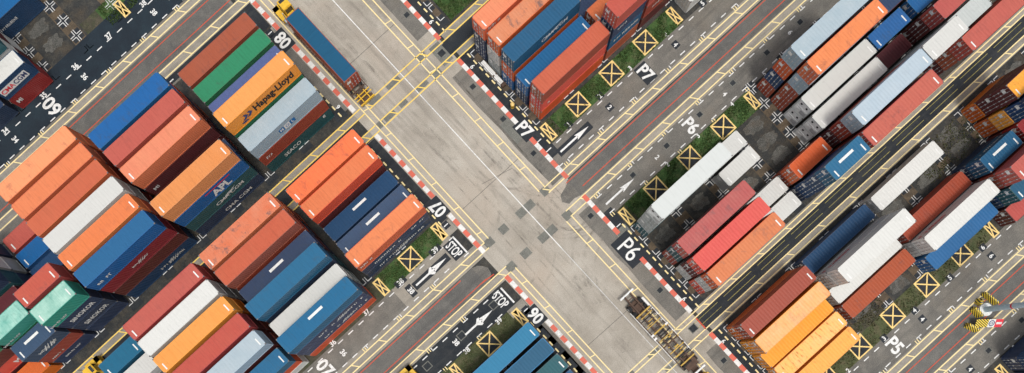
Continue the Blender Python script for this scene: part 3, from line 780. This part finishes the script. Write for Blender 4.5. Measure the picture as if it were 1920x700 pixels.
# --- block 08 (centres of bays along u)
c1, c2, c3 = .35, -13.35, -26.75
stack('08',0,1,c1,['mar','or','rbs']); stack('08',0,2,c1,['nav','rb','gre']); stack('08',0,3,c1,['nav','blu','pur'])
stack('08',0,4,c1,['mar','blu','gre','yel'], roof='yelp', text={3:[T('Hapag-Lloyd', 1.7, 1.3, 1.75, 'black', bold=.03, sx=.78)]}, extra={3: hapag})
stack('08',0,5,c1,['tea','rb','grb'], text={0:[T('SEACO',-1.6,1.3,1.1,sx=.9), T('8',4.8,2.0,.9)], 1:[T('~xxx',-4.6,1.4,.9,sx=.7)],
      2:[T('M',-.95,1.3,.75,plate=(.85,.8,M['blue_ink'])), T('O',0.05,1.3,.75,'blue_ink',plate=(.95,.95,M['white'])), T('L',1.0,1.3,.75,plate=(.85,.8,M['blue_ink']))]})
stack('08',1,1,c2,['rb','nav','or','blu']); stack('08',1,2,c2,['nav','mar','rb','pk']); stack('08',1,3,c2,['rb','mar','mar','sal'], roof='salpale', text={2:[T('MI',-5.0,1.3,.9)]})
stack('08',1,4,c2,['mar','nav'])
stack('08',1,5,c2,['nav','tea','blu','tan'], text={2:[T('APL',1.5,1.15,2.0,sx=.9,bold=.04)],1:[T('CMA CGM',1.4,1.25,.95,sx=1.15)],0:[T('CMA CGM',1.4,1.25,.95,sx=1.15)]},
      extra={2: lambda o: shape_decal(o, [[(-.8,2.1),(3.6,2.1),(3.6,2.3),(-.8,2.3)]], 'red_ink'), 1: lambda o: swoosh(o, 1.2)})
stack('08',2,0,c3,['rb','rb','or','sal'], roof='salpale'); stack('08',2,1,c3,['mar','rb','rb','sal']); stack('08',2,2,c3,['rb','nav','rb','saldk'])
stack('08',2,3,c3,['nav','rb','wht','wht']); stack('08',2,4,c3,['rb','mar','or','sal'])
stack('08',2,5,c3,['dkb','mar','dred','blu'], text={3:[T('~xxxxx',-4.0,1.2,.8)],2:[T('*xxxxxxxx',.2,1.3,.6)],0:[T('*xxxxxxxxx',2,1.3,.8)]})
s1, s2, s3 = -37.25, -43.85, -50.5
stack('08',3,0,s1,['pk'],6.06,'near',h=1.2); stack('08',3,1,s1,['blu'],6.06,'near',h=1.3); stack('08',3,2,s1,['dkb'],6.06,'near',h=1.3)
stack('08',3,4,s1,['nav','mar','rb','pk'],6.06,'near',dv=-.3)
stack('08',3,5,s1,['nav','nav','nav','aqu'],6.06,'near',dv=-.2, text={2:[T('SINOKOR',.2,1.3,1.15,sx=.8)],1:[T('SINOKOR',.2,1.3,1.15,sx=.8)],3:[T('~xxxxxxxx',-1.9,.7,.6)]})
stack('08',3,0,s2,['gry','nav','gry','gry'],6.06,'far'); stack('08',3,1,s2,['nav','gry','wht','gry'],6.06,'far'); stack('08',3,2,s2,['tea','nav','tea','nav'],6.06,'far')
stack('08',3,3,s2,['mar','mar','mar'],6.06,'far',text={2:[T('MAI',0,1.3,1)]}); stack('08',3,4,s2,['mar','nav','gre','aqu'],6.06,'far',h=3.7, text={3:[T('~xxxxxxxx',-1.9,.7,.6)]})
stack('08',3,5,s2,['nav','rb','sla'],6.06,'far',text={1:[T('~xxxxxxx',-1.2,.7,.5)],2:[T('*xxxxxx',.2,1.2,.9)],0:[T('~xxxxxxxx',-.2,1.5,.6)]}, extra={2: roofbar})
stack('08',4,4,s3,['mar','red','mar','gre'],6.06,'near', text={1:[T('MAI',1.5,1.2,1.3)]}); stack('08',4,5,s3,['ord'],6.06,'near')
stack('08',4,3,s3,['mar','mar','dred'],6.06,'near')
# --- block 07
stack('07',0,0,c1,['rb','nav','cor'], dv=.1); stack('07',0,1,c1,['rb','mar','cor'], roof='sal'); stack('07',0,2,c1,['nav','dkb'],h=1.6, extra={1: roofbars}, text={1:[T('~xxxxxxxx',0,1.3,.8)]})
stack('07',0,3,c1,['nav','sla'], dv=.2, extra={1: roofbars}); stack('07',0,4,c1,['nav','nav','or'], roof='sal', text={1:[T('~xxxxxxxxx',-1.5,1.3,.9),T('~xxxxx',4.2,1.5,.8)],0:[T('*xxxxxxxxxxxxxx',.5,1.3,1.0)],2:[T('~xxxx',-4.6,1.6,.9)]})
stack('07',1,0,c2,['rb','rb','or','sal'], roof='stain'); stack('07',1,1,c2,['mar','nav','rb','rbs'], roof='saldk'); stack('07',1,2,c2,['nav','mar','nav'], extra={2: roofbars})
stack('07',1,3,c2,['tea','tea','nav','mid']); stack('07',1,4,c2,['gry','gry','wht'])
stack('07',1,5,c2,['or','nav','nav','mid'], extra={3: roofbars}, text={2:[T('*xxxxxxxxxxxxxx',1.6,1.3,.95)],1:[T('*xxxxxxxxxxxxxx',1.6,1.3,.95)]})
stack('07',2,0,c3,['rb','or','rb','pk']); stack('07',2,1,c3,['nav','wht','gry','wht']); stack('07',2,2,c3,['or','nav','ord','yel'], roof='yelp')
stack('07',2,3,c3,['mar','rb','mar','pk']); stack('07',2,4,c3,['nav','rb','mar','grb']); stack('07',2,5,c3,['wht','or','mid'])
stack('07',3,0,s1,['nav','nav','mid'],6.06,'near',h=2.7); stack('07',3,1,s1,['nav','gry','wht'],6.06,'near',h=2.6); stack('07',3,2,s1,['pk','nav'],6.06,'near')
stack('07',3,3,s1,['rb','rb'],6.06,'near'); stack('07',3,4,s1,['grb','grb'],6.06,'near')
# --- block 06
for r_, cols, rf in ((0, ['nav','cya'], None), (1, ['nav','cya'], 'pet'), (2, ['tea','tea'], None), (3, ['dkb'], None)):
    stack('06',0,r_,.4,cols, roof=rf if rf else ('cya' if r_ != 2 else 'tea') if r_ != 3 else 'pet', h=1.9 if r_ < 3 else None)
# --- block P7
q1, q2, q3, q4 = 34.25, 47.4, 60.7, 74.1
stack('P7',0,0,q1,['nav','nav','cor'], roof='salpale', text={2:[T('~xxxx',-4.2,2.1,.9)]}); stack('P7',0,1,q1,['gry','wht','or'], roof='stain_or')
stack('P7',0,2,q1,['blu','or','pet'], text={2:[T('CMA CGM',1.4,1.45,.95,sx=1.1,bold=.02)]}, extra={2: lambda o: swoosh(o, 1.2)})
stack('P7',0,3,q1,['nav','blu']); stack('P7',0,4,q1,['or','red','rbs'], roof='saldk', text={1:[T('~xxx',-4.2,1.3,.8)]})
stack('P7',1,0,q2,['mar','or'],); stack('P7',1,1,q2,['or','rb','tan'], roof='stain_or'); stack('P7',1,2,q2,['nav'])
stack('P7',1,3,q2,['mar','rbs'], roof='saldk'); stack('P7',1,4,44.0,['rb','pet','nav','pk'],6.06,'near', text={2:[T('~xxxxx',-1,1.6,.7)],1:[T('~xxxxxxxxx',.2,1.5,.85)]})
stack('P7',1,4,50.7,['mar','rb','pk'],6.06,'far', text={1:[T('~xxxxxxx',.2,1.3,.8)],2:[T('~xxxxxxxx',0,1.0,.8)]}); 
ROWS['P7'].append(-22.2); stack('P7',2,5,60.5,['wht'])
stack('P7',2,4,q3,['rb','nav']); stack('P7',2,3,q3,['nav','rb'])
# --- block P6
stack('P6',0,1,33.75,['tea','gry','gry','whg'], roof='whg'); stack('P6',0,3,34.1,['rb','tea','pk'], roof='stain_pk'); stack('P6',0,4,34.1,['wht','mar','red'], dv=.12)
stack('P6',0,5,34.1,['red','wht','or'], roof='crack_or', dv=.08)
stack('P6',1,1,43.75,['wht'],6.06,'near',h=1.05); stack('P6',1,2,43.75,['wht'],6.06,'near'); stack('P6',1,4,43.7,['wht'],6.06,'near',dv=.15); stack('P6',1,5,43.7,['wht'],6.06,'near',dv=.1)
stack('P6',1,4,50.3,['rb','or'],6.06,'far'); stack('P6',1,5,50.5,['nav','dkb','dkb','mid'],6.06,'far', extra={3: roofbars})
stack('P6',2,0,60.85,['rb','dkb','or','grb'], reefer=False); stack('P6',2,1,61.0,['rb','rb','grb','sal'], roof='sal')
stack('P6',2,2,60.9,['whg','whg'], roof='wht'); stack('P6',2,3,60.3,['whg','whg'], roof='wht'); stack('P6',2,4,60.9,['mar','mar','rb','grb']); stack('P6',2,5,60.1,['nav','rb','mar','pk'], roof='pk')
stack('P6',3,1,q4,['mar','mar','nav']); stack('P6',3,2,70.3,['nav','blu'],6.06,'near'); stack('P6',3,3,70.4,['mar'],6.06,'near'); stack('P6',3,4,70.2,['gry','gry','gry','wht'],6.06,'near')
stack('P6',3,2,77.6,['nav','blu'],6.06,'far'); stack('P6',3,3,80.4,['mar','mar','pk']); stack('P6',3,4,77.2,['gry','gry','gry'],6.06,'far'); stack('P6',3,5,80.3,['mar','rb','pk'], roof='pk')
# --- block P5
k1, k2, k3 = 33.65, 47.2, 60.35
stack('P5',0,0,k1,['ord','rb'], dv=.15); stack('P5',0,1,k1,['yel','yelp'], roof='yelp2', dv=.15); stack('P5',0,2,k1,['yel'], roof='yel', h=1.1); stack('P5',0,3,k1+.2,['yelp'], roof='rusty_yel'); stack('P5',0,4,k1+.1,['yel'], roof='yelp')
stack('P5',1,0,47.1,['dkb'], text={0:[T('~xxxxxxxx',0,1.3,.8)]}); stack('P5',1,1,k2,['wht','wht','wht'], text={1:[T('~xxxxxxxxx',-3.4,1.4,.9,'red_ink',side=-1)]}, reefer=False)
stack('P5',1,2,47.0,['wht']); stack('P5',1,3,47.0,['rb'])
stack('P5',2,0,k3,['wht']); stack('P5',2,2,k3,['rb'], roof='rb', dv=.15); stack('P5',2,3,k3,['wht','wht'], text={1:[T('~xxxxxxxxx',-3.4,1.4,.9,'red_ink',side=-1)]}, roof='wht'); stack('P5',2,4,k3,['blu'], dv=.1)
stack('P5',3,2,70.2,['nav','pet'],6.06,'near', extra={1: roofbars}, text={1:[T('*xxxxxxxxxxxxxx',0,1.4,.6,side=-1)]}); stack('P5',3,3,73.4,['mar','rb','pk'])
stack('P5',3,4,73.6,['dkb','tea'], roof='pet'); stack('P5',3,5,73.3,['mar'], roof='pk')
stack('P5',3,0,77.3,['ord','mar','mar'],6.06,'far',roof='yel', dv=.1); stack('P5',3,1,77.2,['ord','yel','dkb','nav'],6.06,'far'); stack('P5',3,2,77.2,['mar','dred'],6.06,'far')
ROWS['BR'] = [48.6, 51.5, 54.3]
stack('BR',2,0,60.2,['nav','dkb','nav']); stack('BR',2,1,60.2,['nav','rb']); stack('BR',2,2,60.2,['rb','nav'])
# --- block 09
ROWS['09'] = sorted(ROWS['09'])
stack('09',2,4,-23.35,['dred','dkb'],6.06,'near',roof='wht', text={0:[T('MI',-2.1,1.5,.9)],1:[T('CMA',-1.5,1.35,1.0,'red_ink',plate=(4.7,1.15,M['white']),bold=.03),T('CGM',.75,1.35,1.0,'navy_ink',bold=.03)]})
stack('09',2,4,-30.2,['nav'],6.06,'far'); stack('09',2,3,-26.75,['mar','wht','tea','dred']); stack('09',2,2,-26.75,['wht','mar','wht','tea'])
stack('09',1,1,-19.9,['dkb'],roof='blu',h=1.25,text={0:[T('~xxxxxxxxxx',.8,1.5,.5)]}); stack('09',1,0,-19.9,['dkb'],roof='blu',h=1.2)  # bright blue boxes: shade on their walls is painted in as deep blue

# ---------------------------------------------------------------- vehicles and small things
def wheel(parent, x, y, r=.5, w=.34):
    mb = MB(); mb.cyl((x, y-w/2, r), (x, y+w/2, r), r, n=20); t = part('wheel', mb, [M['black']], parent)
    rb_ = MB(); rb_.cyl((x, y-w/2-.01, r), (x, y+w/2+.01, r), r*.5, n=14); part('rim', rb_, [M['steel']], t)
def cab(parent, x0, name='cab'):
    """yellow terminal tractor cab ahead of x0 (local +x is forward)"""
    mb = MB(); mb.box(x0+.9, x0+2.5, -1.15, .25, .9, 2.9); mb.box(x0+.2, x0+.9, -.9, .2, .9, 1.9); mb.box(x0+2.5, x0+3.2, -1.2, 1.2, .5, 1.5)
    mb.box(x0+.9, x0+3.2, .35, 1.2, .8, 1.5); mb.box(x0+1.0, x0+2.4, -1.05, .15, 2.9, 2.98)
    c = part(name, mb, [M['yel']], parent)
    g_ = MB(); g_.box(x0+2.5, x0+2.53, -1.05, .15, 1.8, 2.7); g_.box(x0+1.1, x0+2.3, -1.18, -1.15, 1.8, 2.7); g_.box(x0+1.1, x0+2.3, .25, .28, 1.8, 2.7); g_.box(x0+.87, x0+.9, -1.0, .1, 1.8, 2.7); g_.box(x0+1.9,x0+2.35,-.95,.05,2.98,3.0)
    part('window', g_, [M['glass']], c)
    e = MB(); e.cyl((x0+.6, .7, 1.0), (x0+.6, .7, 3.1), .08); e.box(x0+.3, x0+.8, .4, 1.0, .8, 1.6); part('exhaust_pipe', e, [M['steel']], parent)
    f = MB(); f.box(x0-2.6, x0+3.0, -.45, .45, .6, .85); part('chassis', f, [M['rust']], parent)
    for xx in (x0+2.4, x0-1.4):
        for yy in (-1.05, 1.05): wheel(parent, xx, yy)
# loaded truck on the road: forward is -v
vdir = ANG + math.pi/2     # local +x points to -v (up-left in the picture)
def vthing(name, label, cat, u, v, rot_local, z=0, group=None):
    return thing(name, label, cat, u, v, z, rot_local, group)
tr = vthing('semi_trailer', 'rust brown semi-trailer with yellow guide rails under the petrol blue container', 'trailer', 11.45, -50.9, math.pi/2)
mb = MB()
for y in (-.55, .55): mb.box(-6.5, 6.3, y-.1, y+.1, .95, 1.25)
for i in range(9): mb.box(-6.3+i*1.55, -6.15+i*1.55, -1.2, 1.2, 1.0, 1.2)
part('frame', mb, [M['rust']], tr)
mb = MB()
for y in (-1.32, 1.32): mb.box(-6.9, 6.2, y-.05, y+.05, 1.0, 1.12)
for i in range(22): mb.box(-6.6+i*.58, -6.42+i*.58+.2*(i%3 == 0), 1.2, 1.42, .9, 1.08)
part('side_guard', mb, [M['rust']], tr)
mb = MB()
for x in (-7.5, -7.0): mb.box(x-.06, x+.06, -1.4, 1.4, 1.12, 1.24)
mb.box(-8.2, -6.6, .5, .62, .9, 1.1); mb.box(-8.2, -6.6, -.62, -.5, .9, 1.1); mb.box(-8.3, -8.15, -1.3, 1.3, .8, 1.1)
part('guide_rail', mb, [M['yel']], tr)
mb = MB(); mb.box(-8.0, -7.6, -1.2, 1.2, .6, .85); mb.box(-7.6, -6.4, -.9, .9, .5, .9); part('bumper', mb, [M['rust']], tr)
for x in (-5.4, -4.2):
    for y in (-.95, .95): wheel(tr, x, y)
key = (12.19, 'pet', None, False)
if key not in protos: protos[key] = proto(*key)
r = copy_container(protos[key]); r.location = wpos(11.5, -51.3, 1.34); r.rotation_euler = (0, 0, ANG+math.pi/2)
r['label'] = 'petrol blue long container carried on the trailer out on the concrete road'; r['category'] = 'container'
for c in list(r.children):
    if c.name.startswith('roof_number'): bpy.data.objects.remove(c); continue
    if c.name.startswith('roof') and not c.name.startswith('roof_number'):
        c.data = geo[12.19]['rroof'].mesh('roof', [ROOF['pet']])
    if c.name.startswith('wall') or c.name.startswith('door'):
        if not c.name.startswith('door_plate'):
            c.data = c.data.copy(); c.data.materials[0] = WALL['rb']
tc_ = vthing('terminal_tractor', 'yellow terminal tractor hauling the blue container, beside the painted 08', 'truck', 11.3, -58.7, math.pi/2)
cab(tc_, -.5)
# empty chassis train at the bottom: forward is +v (local +x -> +v)
tl = vthing('skeletal_trailer', 'empty rusty skeletal trailer with yellow cross bars standing on the concrete road', 'trailer', 19.9, 10.4, -math.pi/2)
mb = MB()
for y in (-.5, .5): mb.box(-6.9, 6.6, y-.1, y+.1, .95, 1.3)
for i in range(11): mb.box(-6.2+i*1.22, -6.05+i*1.22, -.5, .5, .98, 1.2)
part('frame', mb, [M['rust']], tl)
mb = MB()
for i in range(26):
    x = -3.6+i*.4+R.uniform(-.12, .12); w_ = R.uniform(.05, .12); a_, b__ = sorted((R.uniform(-1.3, 1.3), R.uniform(-1.3, 1.3)))
    if i % 3 == 0: a_, b__ = -1.25, 1.25
    mb.box(x-w_, x+w_, a_, b__+.1, 1.3, 1.36+R.uniform(0, .12), R.choice((0, 0, 1, 1, 2)))
for y in (-1.3, 1.3): mb.box(-3.6, 6.6, y-.05, y+.05, 1.2, 1.34, 1)
for i in range(9): mb.box(-3.3+i*1.1, -3.0+i*1.1, 1.2, 1.5, 1.1, 1.3, R.choice((0, 2, 3)))
mb.box(-3.6, -3.4, -1.35, 1.35, 1.2, 1.45)
part('cross_bar', mb, [M['yelworn'], M['rust'], M['black'], M['pale']], tl)
mb = MB(); mb.box(-7.1, -6.85, -1.25, 1.25, .9, 1.3); part('bumper', mb, [M['pale']], tl)
mb = MB()
for y in (-1.48, 1.48): mb.box(-4.6, 5.0, y-.04, y+.04, 1.1, 1.25)
mb.box(-.2, .1, -1.6, -1.1, 1.2, 1.45); mb.box(.4, .7, -1.6, -1.1, 1.2, 1.45); mb.box(-.2,.1,1.1,1.6,1.2,1.45); mb.box(-5.2,-3.2,1.2,1.5,1.0,1.3)
part('side_guard', mb, [M['p_kwhite']], tl)
for x in (-5.1, -3.95):
    for y in (-.98, .98): wheel(tl, x, y, .52, .5)
mb = MB(); mb.box(-5.6, -3.4, -.9, .9, .55, .85); part('axle', mb, [M['rust']], tl)
t2 = vthing('terminal_tractor', 'black tractor unit coupled to the empty trailer at the bottom edge', 'truck', 20.0, 18.6, -math.pi/2)
mb = MB(); mb.box(-2.8, 3.2, -.5, .5, .6, .95); mb.box(-2.2,-.9,-1.0,1.0,.95,1.1); part('chassis', mb, [M['rust']], t2)
mb = MB(); mb.box(.6, 2.6, -1.2, .6, .9, 2.8); mb.box(2.6, 3.3, -1.2, 1.2, .5, 1.5); part('cab', mb, [M['yel']], t2)
mb = MB(); mb.box(-.3, -.05, -1.2, 1.2, 1.6, 1.8); part('crash_bar', mb, [M['pale']], t2)
for x in (-1.8, 2.2):
    for y in (-1.05, 1.05): wheel(t2, x, y, .52, .5)
# truck in the narrow lane, lower left, and the one in lane 06
t3 = thing('terminal_tractor', 'yellow terminal tractor in the narrow lane at the lower left edge', 'truck', -44.9, -40.7, 0, 0); cab(t3, -.6)
t3t = thing('semi_trailer', 'grey semi-trailer bed behind the yellow tractor in the narrow lane', 'trailer', -52.0, -40.7, 0, 0)
mb = MB(); mb.box(-5.5, 5.2, -.6, .6, .9, 1.2); 
for i in range(8): mb.box(-5.3+i*1.4, -5.1+i*1.4, -1.15, 1.15, 1.2, 1.32)
part('frame', mb, [M['pale']], t3t)
for x in (-4.6, -3.4):
    for y in (-.95, .95): wheel(t3t, x, y)
t4 = thing('terminal_tractor', 'yellow terminal tractor waiting in the lane above block 06', 'truck', -12.7, -9.3, 0, 0); cab(t4, -.6)

# lighting mast with guards
ms = thing('lighting_mast', 'blue-grey lighting mast rising from the lane beside the striped barriers', 'mast', 57.15, 40.55)
mb = MB(); mb.cyl((0,0,.4), (0,0,30), .42, .22, 20); part('pole', mb, [M['mast']], ms)
mb = MB(); mb.cyl((0,0,0), (0,0,.45), 1.0, .95, 20); part('base', mb, [M['pale']], ms)
mb = MB(); mb.cyl((0,0,5.0), (0,0,5.25), .40, .40, 20); part('band', mb, [M['dred'] if 'dred' in M else M['red_ink']], ms)
mb = MB(); mb.cyl((0,0,29.6), (0,0,30.2), 1.6, 1.6, 16); part('lamp_ring', mb, [M['steel']], ms)
for nm, lab, u, v, rt, sz in (('barrier', 'long yellow and black striped barrier right of the mast', 58.7, 39.75, -math.pi/2+.15, (1.2,.18)),
                             ('barrier', 'yellow and black striped barrier block in front of the mast', 53.9, 41.1, -math.pi/2+.35, (.85,.28)),
                             ('barrier', 'short yellow block beside the mast base', 57.2, 39.1, .3, (.4,.3)),
                             ('barrier', 'yellow and black barrier left of the mast pole', 55.9, 39.9, -math.pi/2, (.75,.3))):
    o = thing(nm, lab, 'barrier', u, v, 0, rt, 'striped barriers round the lighting mast')
    mb = MB(); a, b_ = sz
    pts = [(-b_-.12, 0), (b_+.12, 0), (b_, .55), (b_*.6, .95), (-b_*.6, .95), (-b_, .55)]
    for s in (-1, 1):
        pp = [(s*a, x, z) for x, z in pts]; mb.poly(pp if s > 0 else pp[::-1])
    for (x0, z0), (x1, z1) in zip(pts, pts[1:]+pts[:1]):
        mb.quad((-a, x0, z0), (-a, x1, z1), (a, x1, z1), (a, x0, z0)) if False else mb.quad((a, x0, z0), (-a, x0, z0), (-a, x1, z1), (a, x1, z1))
    part('block', mb, [M['hazard']], o)
    mb = MB(); mb.cyl((-a*.6,0,.95),(-a*.6,0,1.05),.07,n=8); mb.cyl((a*.6,0,.95),(a*.6,0,1.05),.07,n=8); part('lifting_eye', mb, [M['steel']], o)
sg = thing('warning_sign', 'tilted white and red speed sign board with striped end below the mast', 'sign', 55.7, 42.0, 0, -math.pi/4+.05)
def tilt(mb, y0, z0, k):
    mb.v = [(x, y, z0+z+(y-y0)*k) for x, y, z in mb.v]
for nm, x0, x1, mt in (('striped_panel', -1.9, -.1, 'hazard'), ('white_panel', -.1, .9, 'white'), ('red_panel', .9, 2.0, 'red_ink')):
    mb = MB(); mb.box(x0+.01, x1-.01, -.55, .55, 0, .05); tilt(mb, -.55, .7, .5); part(nm, mb, [M[mt]], sg)
mb = MB(); n = 24
for i in range(n):
    a, b_ = 2*math.pi*i/n, 2*math.pi*(i+1)/n
    mb.quad((.4+.42*math.cos(a), .42*math.sin(a), .06), (.4+.42*math.cos(b_), .42*math.sin(b_), .06), (.4+.3*math.cos(b_), .3*math.sin(b_), .06), (.4+.3*math.cos(a), .3*math.sin(a), .06))
mb.f = [f[::-1] for f in mb.f]
ground_text(mb, '15', .4, 0, .45, '-v', .06); tilt(mb, -.55, .7, .5); part('speed_ring', mb, [M['navy_ink']], sg)
mb = MB(); mb.box(1.05,1.85,-.15,.15,.055,.065); tilt(mb, -.55, .7, .5); part('white_text_bar', mb, [M['white']], sg)
mb = MB()
for x in (-1.6, 1.7): mb.cyl((x, -.2, 0), (x, -.2, .85), .05, n=8)
part('post', mb, [M['steel']], sg)

bo = thing('bollard', 'yellow bollard with a dark cap beside the kerb at the foot of block P7', 'bollard', 26.5, -28.1)
mb = MB(); mb.cyl((0,0,0),(0,0,.9),.3,.27,16); part('post', mb, [M['yel']], bo)
mb = MB(); mb.cyl((0,0,.9),(0,0,1.05),.31,.18,16); part('cap', mb, [M['p_box']], bo)
mb = MB(); mb.cyl((0,0,.35),(0,0,.5),.305,.30,16); part('band', mb, [M['black']], bo)
bp = thing('spreader_beam', 'long white steel beam with brown end lying at the foot of block P7', 'beam', 27.6, -33.6, 0, math.pi/2)
mb = MB(); mb.box(-2.1, 2.2, -.3, .3, .1, .5); mb.box(-1.9, 2.0, -.12, .12, .5, .7); part('beam', mb, [M['p_kwhite']], bp)
mb = MB(); mb.box(-2.6, -2.1, -.34, .34, 0, .6); mb.box(-.6,-.4,-.33,.33,0,.56); part('bracket', mb, [M['rust']], bp)

# ---------------------------------------------------------------- camera
cd = bpy.data.cameras.new('camera'); cam = bpy.data.objects.new('camera', cd); C.objects.link(cam)
cam.location = (0, 0, CAM_H); cam.rotation_euler = (0, 0, 0)
fpx = 12.8*CAM_H
cd.sensor_width = 36; cd.lens = fpx/1920*36; cd.shift_x = 5/1920; cd.shift_y = 345/1920
cd.clip_end = 3000; cd.clip_start = .5
sc.camera = cam

# ---------------------------------------------------------------- light
SUN_EL = math.radians(72)
# sun stands towards +v (lower right of the picture)
sd = wpos(-.25, 1.0).normalized(); az = math.atan2(sd.x, sd.y)
w = bpy.data.worlds.new('World'); sc.world = w; w.use_nodes = True
sky = w.node_tree.nodes.new('ShaderNodeTexSky'); sky.sky_type = 'NISHITA'; sky.sun_disc = False
sky.sun_elevation = SUN_EL; sky.sun_rotation = az; sky.air_density = 1.2; sky.dust_density = 4
bg = w.node_tree.nodes['Background']; bg.inputs[1].default_value = .135
hs = w.node_tree.nodes.new('ShaderNodeHueSaturation'); hs.inputs['Saturation'].default_value = .28   # thin overcast
w.node_tree.links.new(sky.outputs[0], hs.inputs['Color']); w.node_tree.links.new(hs.outputs[0], bg.inputs[0])
sl = bpy.data.lights.new('sun', 'SUN'); sl.energy = 1.65; sl.angle = math.radians(12); sl.color = (1, .95, .87)
so = bpy.data.objects.new('sun', sl); C.objects.link(so)
d = Vector((math.sin(az)*math.cos(SUN_EL), math.cos(az)*math.cos(SUN_EL), math.sin(SUN_EL)))
so.rotation_euler = d.to_track_quat('Z', 'Y').to_euler(); so.location = (0, 0, 60)

vs = sc.view_settings; vs.view_transform = 'Standard'; vs.look = 'None'; vs.gamma = 1; vs.use_curve_mapping = False; vs.exposure = .30
print('containers', cont_count, 'objects', len(bpy.data.objects))
